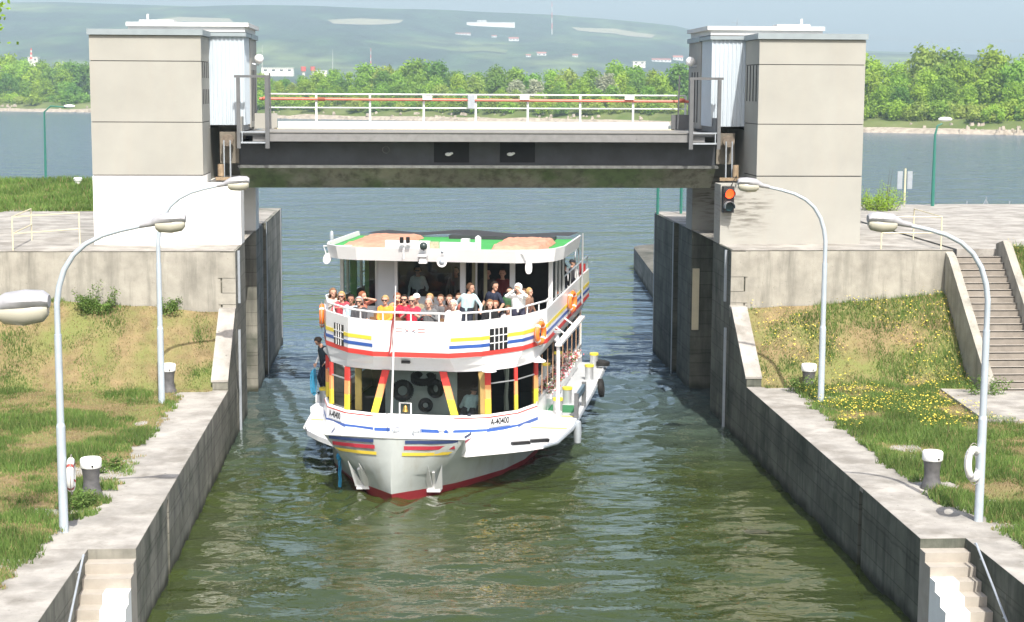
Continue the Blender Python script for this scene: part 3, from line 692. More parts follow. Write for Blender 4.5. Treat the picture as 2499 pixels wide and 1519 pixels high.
# ================================================================== GATE TOWERS
def tower(side):
    s = side
    root = empty('gate_tower', (mx(-7.4, s), 52.2, ZP), 0, 'beige gate tower with a %s' % ('bright white painted foot, standing left of the lift gate' if s < 0 else 'beige foot carrying the red traffic light'), 'tower')
    def bx(m_, xa, xb, y0, y1, z0, z1, mi=0): m_.box(*sorted((mx(xa, s), mx(xb, s))), y0, y1, z0, z1, mi)
    XO = -9.56
    # foot
    f = MB(); bx(f, XO, XL, 52.2, 53.25, ZP + .02, 7.45); bx(f, XO, -6.2, 53.25, 57.4, ZP + .02, 7.45)
    bx(f, XO, XL, 57.4, 58.6, ZP + .02, 7.45)
    bx(f, XO, -6.19, 52.2, 54.2, 7.45, 7.70)
    f.build('foot', WHITEWALL if s < 0 else FOOTR, root)
    # upper front block in three storeys with fine joints
    js = [7.72, 9.345, 11.2, 11.98]
    for a, b in zip(js[:-1], js[1:]):
        p = MB(); bx(p, XO, -6.19, 52.2, 54.3, a + .012, b - .012); p.build('front_wall', BEIGE, root)
    c = MB(); bx(c, XO + .03, -6.22, 52.23, 54.27, 7.70, 11.98); c.build('joint_core', DARK, root)
    cp = MB(); bx(cp, XO - .05, -6.12, 52.12, 54.4, 11.985, 12.16); cp.build('roof_edge', ROOFCAP, root)
    # slit vents on the lock-side face of the front block
    for k in range(4):
        y = 52.5 + k * .47
        v = MB(); bx(v, -6.192, -6.178, y, y + .09, 10.05 if s > 0 else 10.7, 11.18); v.build('vent_slit', DARK, root)
        if s < 0: v = MB(); bx(v, -6.192, -6.178, y, y + .09, 9.9, 10.35); v.build('vent_slit', DARK, root)
    # corrugated cladding of the hoist shaft
    cl = MB(); ring = []; x = -6.15; xe = XL - .02; pit = .135; pts = []
    nx_ = int((xe + 7.0) / pit)
    for k in range(nx_ + 1):
        xx = xe - k * pit; pts += [(xx, 54.32), (xx - .045, 54.32), (xx - .06, 54.345), (xx - .12, 54.345)]
    front = [(mx(a, s), b) for a, b in pts]
    side_pts = []
    for k in range(14):
        yy = 54.32 + k * pit; side_pts += [(xe, yy), (xe, yy + .045), (xe - .025, yy + .06), (xe - .025, yy + .12)]
    sidep = [(mx(a, s), b) for a, b in side_pts]
    for P_ in (front, sidep): cl.loft([[(a, b, 9.22) for a, b in P_], [(a, b, 12.02) for a, b in P_]], closed=False)
    bx(cl, -7.0, xe - .06, 54.4, 56.2, 9.26, 12.0)
    cl.build('metal_cladding', CLAD, root)
    fl = MB(); bx(fl, -7.0, XL + .05, 54.24, 56.25, 12.02, 12.14); fl.build('cladding_flashing', ROOFCAP, root)
    # rear block
    rb = MB(); bx(rb, XO, XL, 56.25, 58.6, 9.1, 12.0); bx(rb, XO, -6.25, 54.35, 58.6, 7.45, 9.1); bx(rb, XO, XL, 57.45, 58.6, 7.45, 9.1); bx(rb, XO, -7.0, 54.3, 56.25, 9.1, 12.0)
    rb.build('rear_wall', BEIGE, root)
    for k in range(3):
        v = MB(); y = 56.7 + k * .55; bx(v, XL - .002, XL + .012, y, y + .12, 9.3, 11.0); v.build('vent_slit', DARK, root)
    rc = MB(); bx(rc, XO, XL + .06, 56.26, 58.7, 12.0, 12.16); rc.build('roof_edge', ROOFCAP, root)
    sb = MB(); bx(sb, -8.75, XL + .0, 54.5, 58.3, 12.17, 12.33); bx(sb, -8.8, XL + .12, 54.42, 58.4, 12.33, 12.46); sb.build('roof_slab', SLABW, root)
    hs = MB(); bx(hs, -8.5, -7.4, 55.2, 55.9, 12.46, 12.56); hs.tube([(mx(-8.25, s), 55.4, 12.5), (mx(-8.25, s), 55.4, 12.75)], .04, 6); hs.build('roof_hatch', SLABW, root)
    # globe lamp on the lock-side wall
    g = MB(); xg = mx(XL + .22, s); g.tube([(mx(XL - .02, s), 57.0, 11.2), (xg, 57.0, 11.16)], .03, 6); 
    lb = g.build('lamp_bracket', GALV, root); q = MB(); q.ball((xg, 57.0, 11.36), .16, 14, 9); q.build('globe_lamp', WHITE, lb, smooth=True)
    # hoisting gear in the open bay under the cladding
    hx_ = -5.62
    sh = MB(); sh.lathe([(.05, -.3), (.19, -.3), (.19, -.26), (.14, -.22), (.14, -.14), (.19, -.1), (.19, -.06), (.05, -.06)], (mx(hx_, s), 54.2, 8.75), 20, axis='y'); sh.build('hoist_sheave', mat('greasy_iron', (.16, .13, .10), .7, var=.4, scale=9), root, smooth=True)
    for dx in (-.10, .10):
        cb = MB(); cb.tube([(mx(hx_ + dx, s), 53.85, 8.75), (mx(hx_ + dx, s), 53.8, 7.5)], .025, 6); cb.build('hoist_cable', GALV, root)
    pl = MB(); bx(pl, -5.9, -5.3, 54.35, 54.45, 8.0, 9.0); pl.build('bracket_plate', mat('grimy_concrete', (.17, .15, .12), .9, var=.3), root)
    bb = MB(); bx(bb, -5.95, -5.25, 53.4, 53.5, 7.5, 7.6); bb.tube([(mx(-5.8, s), 53.6, 7.62), (mx(-5.8, s), 53.6, 8.0)], .1, 10); bb.build('pulley_block', mat('rusty_block', (.26, .19, .12), .8, var=.3, scale=8), root)
    return root
tl = tower(-1); tr_ = tower(1)
# white door panel edge on the left foot, wall patch marks on the right foot
def patch(root, name, x0, x1, z0, z1, m, y=52.19):
    q = MB(); q.box(x0, x1, y, 52.199, z0, z1); q.build(name, m, root)
patch(tl, 'door_panel', -6.28, -5.08, 5.6, 7.43, WHITEWALL)
# ---------------- lift gate
root = empty('lift_gate', (MID, 55, 7.2), 0, 'raised dark steel lift gate carrying a footbridge between the two towers', 'lift gate')
GL, GR_ = -5.3, MID * 2 + 5.3
wb = MB(); wb.box(GL, GR_, 54.5, 54.56, 7.95, 8.72)
wb.box(GL, GR_, 56.9, 57.0, 7.95, 8.98); wb.box(GL, GL + .06, 54.56, 56.9, 7.95, 8.72); wb.box(GR_ - .06, GR_, 54.56, 56.9, 7.95, 8.72)
wb.build('web_plate', GATEST, root)
# two access openings in the web, with a white fitting inside
for px in (1102, 1263):
    c = atY(px, 372, 54.48); o = MB(); o.box(c.x - .57, c.x + .57, 54.47, 54.495, c.z - .33, c.z + .33); hole = o.build('access_hole', DARK, root)
    q = MB(); d = atY(px - 8 if px < 1200 else px - 18, 377, 54.44); q.ball(d, (.11, .05, .06), 8, 5); q.ball(d + Vector((.1, 0, .03)), (.06, .04, .04), 8, 5); q.build('fitting', WHITE, hole, smooth=True)
c = atY(942, 366, 54.49); q = MB(); q.tube([(c.x + .11 * math.cos(a), 54.49, c.z + .11 * math.sin(a)) for a in [k * math.pi / 8 for k in range(16)]], .016, 6, closed=True); q.build('inspection_ring', GATEFL, root)
fl = MB(); fl.box(GL - .02, GR_ + .02, 54.05, 54.56, 7.86, 7.945); fl.build('bottom_flange', GATEFL, root)
nb = MB(); nb.add([(x, y, z) for x in (GL, GR_) for (y, z) in ((54.4, 7.855), (55.3, 7.16), (57.0, 7.16), (57.0, 7.855))], [(0, 1, 5, 4), (1, 2, 6, 5), (2, 3, 7, 6), (0, 3, 2, 1), (4, 5, 6, 7)]); nb.build('skin_plate', GATEBOT, root)
dk = MB(); dk.box(GL + .5, GR_ - .5, 53.75, 57.9, 8.72, 8.99); dk.build('deck_beam', mat('deck_fascia', (.19, .19, .19), .7, var=.12, scale=5, spots=.5), root)
dp = MB(); dp.box(GL + .5, GR_ - .5, 53.72, 57.9, 8.995, 9.02); dp.build('deck_plate', DECKTOP, root)
ke = MB()
for k in range(26):
    x = GL + .75 + k * (GR_ - GL - 1.5) / 26; ke.box(x, x + .52, 57.2, 57.45, 9.022, 9.05)
tb = MB(); tb.box(GL + 1.0, GR_ - 1.0, 57.86, 57.89, 9.02, 9.28); tb.build('toe_board', RAILW, root)
lip = MB(); lip.box(GL + .9, GR_ - .9, 57.5, 57.6, 9.022, 9.06); lip.build('kerb_strip', CREAM, root)
posts = [772, 903, 1034, 1161, 1288, 1416, 1545]
xsP = [atY(p, 260, 57.92).x for p in posts]; xa, xb = atY(648, 240, 57.92).x, atY(1673, 240, 57.92).x
for x in xsP + [xb]:
    q = MB(); q.box(x - .035, x + .035, 57.895, 57.97, 9.0, 10.18); q.build('rail_post', RAILW, root)
for z, r_, m in ((10.20, .028, RAILW), (9.74, .024, RAILW)):
    q = MB(); q.tube([(xa, 57.93, z), (xb, 57.93, z)], r_, 8); q.build('rail', m, root, smooth=True)
q = MB(); q.tube([(xa - .2, 57.86, 10.04), (xb + .1, 57.86, 10.0)], .045, 8); q.build('red_pipe', RAILR, root, smooth=True)
for px in (1043, 1280, 1536):
    c = atY(px, 239, 57.8); q = MB(); q.box(c.x - .16, c.x + .16, 57.76, 57.81, c.z - .07, c.z + .07); q.build('white_plate', WHITE, root)
c = atY(1150, 248, 57.8); q = MB(); q.box(c.x - .12, c.x + .12, 57.74, 57.82, c.z - .24, c.z + .22); q.build('junction_box', GALV, root)
c = atY(784, 240, 57.8); q = MB(); q.tube([(c.x - .12, 57.86, 10.03), (c.x + .12, 57.86, 10.03)], .065, 8); q.build('pipe_joint', mat('rust', (.25, .08, .05), .8), root)
# end platforms with a gate frame each
for s in (-1, 1):
    def X(x): return mx(x, s)
    for xp, wd in ((-5.22, .11), (-4.32, .13)):
        q = MB(); xx = X(xp); q.box(xx - wd / 2, xx + wd / 2, 53.55, 53.68, 8.5, 10.72); q.build('frame_post', GREYST, root)
    q = MB(); q.box(*sorted((X(-5.34), X(-4.24))), 53.56, 53.67, 10.722, 10.80); q.build('frame_head', GREYST, root)
    q = MB(); q.box(*sorted((X(-5.16), X(-4.39))), 53.58, 53.64, 8.66, 8.71); q.box(*sorted((X(-5.16), X(-4.39))), 53.58, 53.64, 9.0, 9.04); q.box(*sorted((X(-5.13), X(-5.1))), 53.58, 53.64, 8.71, 9.0); q.build('sill_rail', GALV, root)
    q = MB(); q.box(*sorted((X(-5.2), X(-5.14))), 53.7, 57.6, 9.03, 9.5); q.box(*sorted((X(-5.13), X(-4.3))), 57.5, 57.56, 9.03, 9.55); q.build('side_panel', BEIGE if s < 0 else GREYST, root)
    q = MB(); q.box(*sorted((X(-5.3), X(-4.3))), 53.7, 57.8, 8.9, 9.0); q.build('platform', GREYST, root)
    q = MB(); q.tube([(X(-4.5), 57.3, 9.05), (X(-4.52), 57.3, 10.9)], .03, 6); q.build('signal_stem', GREYST, root)
    q = MB(); q.ball((X(-4.7), 57.8, 10.05), (.13, .09, .07), 8, 6); q.build('valve_wheel', RAILR, root)
# ---------------- traffic light on the right tower foot
root = empty('traffic_light', (10.25, 52.18, 6.6), 0, 'two-lamp signal glowing red on the foot of the right tower', 'traffic light')
b_ = MB(); c = atY(1777, 488, 52.0); b_.box(c.x - .17, c.x + .17, 51.88, 52.17, c.z - .40, c.z + .42); b_.build('housing', mat('signal_housing', (.03, .028, .028), .6), root)
for dz, m, nm in ((.2, emitmat('red_signal', (1., .065, .01), 2.2), 'red_lamp'), (-.2, mat('dark_teal_lens', (.012, .04, .05), .15, spec=.7), 'green_lamp')):
    q = MB(); q.lathe([(.005, 0), (.145, 0), (.145, .03), (.09, .06), (.005, .07)][::-1], (c.x, 51.81, c.z + dz), 20, axis='y'); lo = q.build(nm, m, root, smooth=True)
    v = MB(); n = 12; A = [math.radians(-20 + k * 220 / n) for k in range(n + 1)]
    v.loft([[(c.x + .165 * math.cos(a), y, c.z + dz + .165 * math.sin(a)) for a in A] for y in (51.88, 51.62 if True else 0)] + [[(c.x + .155 * math.cos(a), y, c.z + dz + .155 * math.sin(a)) for a in A] for y in (51.62, 51.88)], closed=False)
    v.build('visor', mat('visor', (.05, .05, .05) if dz > 0 else (.22, .24, .25), .5), lo)
q = MB(); q.tube([(c.x + .1, 52.1, c.z + .42), (c.x + .28, 52.17, c.z + .75), (c.x + .27, 52.17, 7.4)], .015, 6); q.build('cable', DARK, root)
# ---------------- street lamps along the lock
def lamp(side, Y, label, dx=0., dz=0.):
    s = side; xb = mx(-6.64 + dx, s); gx = gz(s, xb, Y) - .02 if Y > 25 else ZT
    root = empty('lock_lamp', (xb, Y, gx), 0, label, 'street lamp', 'curved lamps along the lock')
    q = MB(); d = -s
    q.tube([(xb, Y, gx - .1), (xb, Y, 3.9)], .088, 14); q.tube([(xb, Y, 3.9), (xb, Y, 3.97)], [.088, .07], 14, cap=False); q.tube([(xb, Y, 3.97), (xb, Y, 5.7)], .07, 14)
    q.build('post', POST, root, smooth=True)
    arc = [(0, 5.7), (.0, 6.3), (.05, 6.62), (.16, 6.95), (.34, 7.23), (.58, 7.44), (.9, 7.60), (1.25, 7.70), (1.66, 7.79)]
    a_ = MB(); a_.tube([(xb + d * x, Y, z + dz * min(1, x * 1.2)) for x, z in arc], [.058] * 3 + [.054, .05, .046, .043, .04, .04], 12); a_.build('arm', POST, root, smooth=True)
    # head: neck, shell and glass bowl
    def sect(t, w_, z0, z1, n=10):
        x = xb + d * t; z0, z1 = 7.82 + (z0 - 7.82) * .86 + dz, 7.82 + (z1 - 7.82) * .86 + dz; return [(x, Y + w_ * .88 * math.cos(a), (z0 + z1) / 2 + (z1 - z0) / 2 * math.sin(a)) for a in [k * 2 * math.pi / n for k in range(n)]]
    h = MB(); h.loft([sect(1.6, .055, 7.72, 7.85), sect(1.78, .075, 7.75, 7.90), sect(1.86, .10, 7.76, 7.97), sect(1.98, .15, 7.79, 8.05), sect(2.2, .17, 7.81, 8.09), sect(2.4, .15, 7.83, 8.08), sect(2.47, .11, 7.85, 8.02)], cap=True)
    ho = h.build('lamp_head', LHEAD, root, smooth=True)
    g = MB(); g.loft([sect(1.9, .11, 7.70, 7.90), sect(1.97, .14, 7.63, 7.92), sect(2.2, .155, 7.61, 7.94), sect(2.4, .135, 7.66, 7.95), sect(2.455, .09, 7.74, 7.93)], cap=True)
    g.build('glass_bowl', LLENS, ho, smooth=True)
    return root
lamp(-1, 32.2, 'curved grey lamp post on the left bank, the one with a white lifebuoy on it')
lamp(-1, 45.5, 'curved grey lamp post on the left bank in front of the white tower foot')
lamp(-1, 18.9, 'lamp head reaching into the photo at the left edge, its post out of view', .19, .10)
lamp(1, 32.2, 'curved grey lamp post on the right bank, nearest, holding a white lifebuoy')
lamp(1, 45.1, 'curved grey lamp post on the right bank in front of the beige tower foot')
# ---------------- bollards
BW_ = mat('bollard_white', (.82, .82, .80), .6, var=.06, scale=5, spots=.2)
def bollard(x, Y, side, label, hide=0):
    z = gz(side, x, Y) - hide; root = empty('bollard', (x, Y, z), 0, label, 'bollard', 'iron bollards with white caps')
    q = MB(); q.lathe([(.02, -.1), (.235, -.1), (.235, .02), (.2, .1), (.17, .22), (.165, .36), (.185, .52), (.205, .6), (.02, .6)], (x, Y, z), 24); q.build('shaft', BOLL, root, smooth=True)
    q = MB(); q.lathe([(.02, .60), (.212, .60), (.222, .62), (.224, .775), (.205, .80), (.17, .795), (.02, .80)], (x, Y, z), 24); cp = q.build('cap', BW_, root, smooth=True)
    q = MB(); q.lathe([(.004, 0), (.022, 0), (.022, .012), (.004, .012)], (x + .07, Y - .224, z + .66), 10, axis='y'); q.build('drain_hole', DARK, cp)
for px, py, s, lab in ((224, 1210, -1, 'rusty iron bollard beside the near left lamp post'), (411, 958, -1, 'white-capped bollard beside the far left lamp post'),
                       (1973, 945, 1, 'white-capped bollard half sunk in weeds by the far right lamp post'), (2273, 1190, 1, 'large grey bollard by the near right lamp post')):
    p = atz(px, py, ZT + .03); bollard(p.x, p.y, s, lab, .1 if px == 1973 else 0)
# ---------------- lifebuoys on the posts
LB = mat('lifebuoy_white', (.74, .73, .70), .6, var=.08, scale=8, spots=.2); ROPE = mat('grey_rope', (.3, .27, .24), .9, var=.2, scale=20)
def ring(name, c, nrm, Rr, r, m, band, label, cat, grp=None, rope=True, parent=None, upv=Vector((0, 0, 1))):
    c = Vector(c); nrm = Vector(nrm).normalized(); u = nrm.cross(upv).normalized(); v = u.cross(nrm)
    root = empty(name, c, 0, label, cat, grp)
    q = MB(); n = 28; q.tube([c + (u * math.cos(a) + v * math.sin(a)) * Rr for a in [2 * math.pi * k / n for k in range(n)]], r, 10, closed=True); q.build('ring', m, root, smooth=True)
    for k in range(4):
        b = MB(); a0 = math.pi / 4 + k * math.pi / 2; b.tube([c + (u * math.cos(a) + v * math.sin(a)) * Rr for a in (a0 - .11, a0, a0 + .11)], r * 1.05, 10, cap=False); b.build('band', band, root, smooth=True)
    if rope:
        b = MB(); n = 40; b.tube([c + (u * math.cos(a) + v * math.sin(a)) * (Rr + r + .015 + .035 * abs(math.sin(2 * a + math.pi / 2))) + nrm * .01 for a in [2 * math.pi * k / n for k in range(n)]], .009, 5, closed=True); b.build('grab_line', ROPE, root)
    return root
ring('lifebuoy', (mx(-6.64, 1) - .2, 32.05, 3.02), (.75, -.66, .1), .29, .075, LB, LHEAD, 'white lifebuoy hung on the near right lamp post', 'lifebuoy', 'white lifebuoys on the lamp posts')
ring('lifebuoy', (-6.64 + .17, 32.2, 2.95), (1, .12, 0), .27, .07, LB, mat('red_band', (.3, .06, .05), .7), 'white lifebuoy seen edge-on behind the near left lamp post', 'lifebuoy', 'white lifebuoys on the lamp posts')
# ---------------- cream hand railings on the piers
def railing(pts, z, label):
    root = empty('railing', (pts[0][0], pts[0][1], z), 0, label, 'railing')
    for p in pts:
        q = MB(); q.tube([(p[0], p[1], z - .02), (p[0], p[1], z + 1.0)], .022, 6); q.build('post', CREAM, root)
    for h in (1.0, .5):
        q = MB(); q.tube([(p[0], p[1], z + h) for p in pts], .02, 6); q.build('rail', CREAM, root)
a, b, c = atz(32, 613, ZP), atz(195, 600, ZP), atz(50, 600, ZP)
railing([(c.x, c.y + 1.6), (a.x, a.y), (b.x, b.y)], ZP + .02, 'low cream railing on the left pier beside the white tower foot')
a, b, c = atz(2150, 610, ZP), atz(2296, 610, ZP), atz(2275, 600, ZP)
railing([(a.x, a.y), (b.x, b.y), (c.x, c.y + 2.0)], ZP + .02, 'low cream railing on the right pier at the top of the staircase')
# ================================================================== PASSENGER BOAT (local frame: x right, y aft, z up)
HD = R(12.5); BO_ = Vector((-.35, 41.6, 0))
BM = Matrix.Translation(BO_) @ Matrix.Rotation(-HD, 4, 'Z'); BMI = BM.inverted()
def bpx(x, y): return (700 + x / 2.02375, 520 + y / 2.02375)
def bz(x, y, z): p = BMI @ atz(*bpx(x, y), z); return p
def bu(x, y, u):
    o = BMI @ CAM; d = (BMI.to_3x3() @ ray(*bpx(x, y))); return o + d * ((u - o.y) / d.y)
BW = mat('boat_white', (.78, .78, .78), .32, var=.025, scale=1.2, coat=.2, streak=.06, streakcol=(.55, .53, .48))
HULLM = mat('hull_paint', (.44, .47, .455), .3, var=.07, scale=2.2, coat=.25, streak=.45, streakcol=(.31, .29, .23), bump=.15, bscale=3)
BOOT = mat('red_boot_top', (.26, .022, .030), .45, var=.15, scale=3)
RED = mat('signal_red_paint', (.66, .055, .045), .4, var=.04); BLUE = mat('blue_paint', (.035, .10, .36), .4, var=.05); YELP = mat('yellow_paint', (.78, .62, .06), .4, var=.05)
NAVY = mat('navy_paint', (.03, .05, .14), .4); CRIM = mat('crimson_paint', (.38, .03, .05), .4); OCHRE = mat('ochre_paint', (.60, .45, .05), .4)
ORAN = mat('orange_paint', (.82, .36, .14), .4, var=.05); DECKG = mat('deck_grey', (.42, .44, .45), .7, var=.08, scale=3, spots=.2)
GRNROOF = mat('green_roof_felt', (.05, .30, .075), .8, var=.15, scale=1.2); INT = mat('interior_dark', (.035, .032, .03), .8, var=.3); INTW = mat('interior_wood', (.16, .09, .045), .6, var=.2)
BLACK = mat('black_plastic', (.012, .012, .013), .45); RUBBER = mat('tyre_rubber', (.014, .014, .014), .75, var=.3, scale=8)
MULL = mat('mullion_tan', (.52, .32, .20), .5)
GLASS = glassmat('window_glass', (.72, .78, .74), 1.0); SILV = mat('silver_trim', (.55, .57, .58), .3, metal=.5)
ORBUOY = mat('orange_lifebuoy', (.85, .20, .03), .5, var=.06, scale=6); BRASS = mat('brass', (.62, .40, .10), .3, metal=.9)
TARP = mat('salmon_tarp', (.50, .25, .17), .75, var=.25, scale=4, bump=.6, bscale=8); CANVAS = mat('dark_canvas', (.035, .037, .042), .8, var=.2, scale=4)
BLUEROPE = mat('blue_rope', (.03, .25, .42), .9, var=.25, scale=18); TEAL = mat('reflection_grey_blue', (.55, .60, .60), .6)
boat = empty('passenger_boat', BO_, -HD, 'white double-deck passenger boat with coloured stripes entering the lock', 'boat')
def P_(name, mb_, m, parent=None, smooth=False): return mb_.build(name, m, parent or boat, local=True, smooth=smooth)
def sym(o):   # right-hand outline [(u, v)...] bow to stern -> full open outline left stern .. right stern as (x, y)
    return [(-v, u) for u, v in o[::-1]] + [(v, u) for u, v in o]
# ---- hull
HL = [(-.6, [(.35, 0), (.6, .3), (1.0, .7), (1.7, 1.1), (2.5, 1.5), (3.6, 2.1), (5, 2.5), (7.5, 2.8), (15, 2.8), (16.3, 2.3)]),
      (.19, [(-.02, .01), (.34, .36), (.84, .87), (1.48, 1.38), (2.25, 1.83), (3.25, 2.36), (4.6, 2.74), (7.2, 2.98), (15, 2.98), (16.4, 2.6)]),
      (.65, [(-.05, .02), (.20, .49), (.60, 1.02), (1.2, 1.54), (2.1, 1.93), (3.2, 2.40), (4.6, 2.77), (7.2, 3.0), (15, 3.0), (16.5, 2.7)]),
      (1.10, [(-.06, .03), (.10, .82), (.40, 1.48), (1.04, 1.73), (2.1, 2.02), (3.2, 2.44), (4.6, 2.8), (7.2, 3.0), (15, 3.0), (16.5, 2.8)]),
      (1.66, [(-.05, .08), (.06, 1.10), (.24, 1.84), (1.05, 1.74), (2.1, 2.03), (3.2, 2.45), (4.6, 2.81), (7.2, 3.0), (15, 3.0), (16.5, 2.8)])]
ZTOP = [1.66, 1.655, 1.63, 1.13, 1.1, 1.1, 1.1, 1.1, 1.1, 1.1]
def ring_(lv, top=False):
    z, o = HL[lv]; zs = [ZTOP[k] if lv == 4 else z for k in range(10)]
    return [(-v, u, zz) for (u, v), zz in zip(o[::-1], zs[::-1])] + [(v, u, zz) for (u, v), zz in zip(o, zs)]
def hull_pt(x, z, off=.03):
    sg = 1 if x >= 0 else -1; x = abs(x); lv = [h[0] for h in HL]
    i = max(0, min(3, sum(1 for q in lv if q <= z) - 1)); t = (z - lv[i]) / (lv[i + 1] - lv[i])
    pl = [(a[0] + (b[0] - a[0]) * t, a[1] + (b[1] - a[1]) * t) for a, b in zip(HL[i][1], HL[i + 1][1])]
    for (u0, v0), (u1, v1) in zip(pl[:-1], pl[1:]):
        if v0 <= x <= v1: return Vector((sg * x, u0 + (u1 - u0) * (x - v0) / max(1e-6, v1 - v0) - off, z))
    return Vector((sg * x, pl[0][0] - off, z))
h = MB(); rings = [ring_(k) for k in range(5)]; h.loft(rings[1:], closed=False)
h.quad(rings[1][0], rings[1][-1], rings[4][-1], rings[4][0]); hull = P_('hull', h, HULLM, smooth=True); hull.data.set_sharp_from_angle(angle=R(24))
h = MB(); h.loft(rings[:2], closed=False); h.quad(rings[0][0], rings[0][-1], rings[1][-1], rings[1][0]); P_('boot_top', h, BOOT, smooth=True)
h = MB(); dk = [(x * .985, y + .03, 1.12) for x, y, z in rings[3]]; h.add(dk, [tuple(range(len(dk)))]); P_('foredeck', h, DECKG)
rim = MB(); rp = [Vector((x, y, z)) for x, y, z in rings[4][7:13]]; rim.tube([p + Vector((0, 0, .0)) for p in rp], .035, 8); P_('bow_rim', rim, BW, smooth=True)
for (x0, x1, z, hh, m, cut) in ((.36, 1.82, 1.555, .085, NAVY, .0), (.33, 1.72, 1.40, .10, CRIM, .12), (.28, 1.40, 1.235, .085, OCHRE, .12)):
    for sg in (-1, 1):
        q = MB(); xs_ = [x0 + (x1 - x0) * k / 10 for k in range(11)]
        if sg < 0: xs_ = [x * .94 + .12 for x in xs_]
        q.loft([[hull_pt(sg * x, z - hh / 2) for x in xs_], [hull_pt(sg * (x + (cut if k == 10 else 0)), z + hh / 2) for k, x in enumerate(xs_)]], closed=False); P_('bow_stripe', q, m)
# anchors in the bow
for sg in (-1, 1):
    q = MB(); c = hull_pt(sg * .93, .16); 
    q.obox(c + Vector((0, -.05, -.02)), (.17, .03, 0), (0, .10, 0), (0, 0, .045))
    for dx, tx in ((-.13, -.03), (.11, .30)):
        b = c + Vector((sg * dx, -.07, 0)); t = hull_pt(sg * (.93 + tx), .92) + Vector((0, -.05, 0)); w2 = Vector((.10, .02, 0)); d2 = Vector((0, .05, 0))
        q.add([b - w2 - d2, b + w2 - d2, b + w2 + d2, b - w2 + d2, t - d2 * .3, t + d2 * .3], [(0, 1, 4), (1, 2, 5, 4), (2, 3, 5), (3, 0, 4, 5), (3, 2, 1, 0)])
    q.bar(c, hull_pt(sg * .98, .70), .07); P_('anchor', q, BW)
# ---- side decks
SP = [(.95, 1.74), (1.2, 2.12), (1.6, 2.72), (1.95, 3.18), (2.35, 3.56), (2.9, 3.86), (4.75, 4.05), (10.3, 4.02), (15.6, 3.92), (15.7, 2.9)]
SPR = SP
SPL = [(1.5, 1.85), (1.75, 2.1), (2.25, 2.55), (2.9, 3.02), (3.7, 3.32), (5.15, 3.56), (7.0, 3.9), (9.0, 4.05), (15.6, 3.92), (15.7, 2.9)]
for sg in (-1, 1):
    SP = SPR if sg > 0 else SPL
    q = MB(); pl = [(sg * v, u) for u, v in SP] + [(sg * 1.6, 15.7), (sg * 1.6, 1.0)]
    if sg < 0: pl = pl[::-1]
    q.prism(pl, 1.0, 1.14); sd = P_('side_deck', q, BW)
    q = MB(); pl2 = [(sg * (v - .07), u + .05) for u, v in SP[:-1]] + [(sg * 2.95, 15.6), (sg * 2.95, 5), (sg * 2.2, 3.0), (sg * 1.85, 1.35)]
    if sg < 0: pl2 = ([(-(v - .07), u + .05) for u, v in SP[:-1]] + [(-2.95, 15.6), (-2.95, 5), (-2.3, 3.3), (-1.72, 1.7)])[::-1]
    q.prism(pl2, 1.141, 1.15); P_('deck_coating', q, DECKG if sg > 0 else mat('deck_pale_grey', (.52, .54, .55), .7, var=.07), sd)
    for (u0, u1) in ((4.25, 4.35), (6.0, 6.1)):
        q = MB(); q.box(*sorted((sg * 2.95, sg * (3.95 if sg > 0 else 3.3 if u0 < 5 else 3.6))), u0, u1, 1.151, 1.157); P_('yellow_line', q, YELP, sd)
    for (pu, pv) in ((6.2, 3.45), (8.0, 3.5), (12.2, 3.7), (14.6, 3.6)) if sg > 0 else ((6.6, 3.55), (12.2, 3.7)):
        q = MB(); q.lathe([(.01, 1.15), (.135, 1.15), (.135, 1.58), (.01, 1.58)], (sg * pv, pu, 0), 16); mp_ = P_('mooring_post', q, SILV, sd, True)
        q = MB(); q.lathe([(.01, 1.58), (.15, 1.58), (.15, 1.65), (.01, 1.66)], (sg * pv, pu, 0), 16); P_('yellow_cap', q, YELP, boat, True)
    q = MB(); q.box(*sorted((sg * 3.05, sg * 3.6)), 5.3, 5.95, 1.151, 1.32); P_('deck_step', q, BW, sd)
    q = MB(); q.tube([(sg * (v - .02), u, 1.05) for u, v in SP[4:-1]], .06, 8); P_('rubbing_strake', q, GALV if sg > 0 else BW, sd, True)
q = MB(); q.box(2.95, 3.85, 6.6, 7.7, 1.151, 1.165); P_('green_mat', q, mat('green_mat', (.03, .17, .07), .9), boat)
for (u, v) in ((5.9, 4.02), (7.8, 4.02)):
    q = MB(); q.box(v - .06, v + .06, u - .06, u + .06, 1.14, 1.85); P_('gangway_post', q, GREYST)
q = MB(); q.bar((4.02, 5.9, 1.72), (4.02, 7.8, 1.72), .09, .16); P_('gangway_bar', q, mat('slate_blue', (.10, .15, .19), .5))
q = MB(); q.lathe([(.02, -.35), (.10, -.3), (.12, 0), (.10, .3), (.02, .35)], (4.12, 5.35, .85), 12); P_('fender', q, GALV, smooth=True)
for (u, v) in ((2.05, 3.0), (2.45, 3.45)):
    q = MB(); q.obox((v, u, 1.19), (.22, .12, 0), (-.03, .05, 0), (0, 0, .035)); P_('fender_pad', q, BLACK)
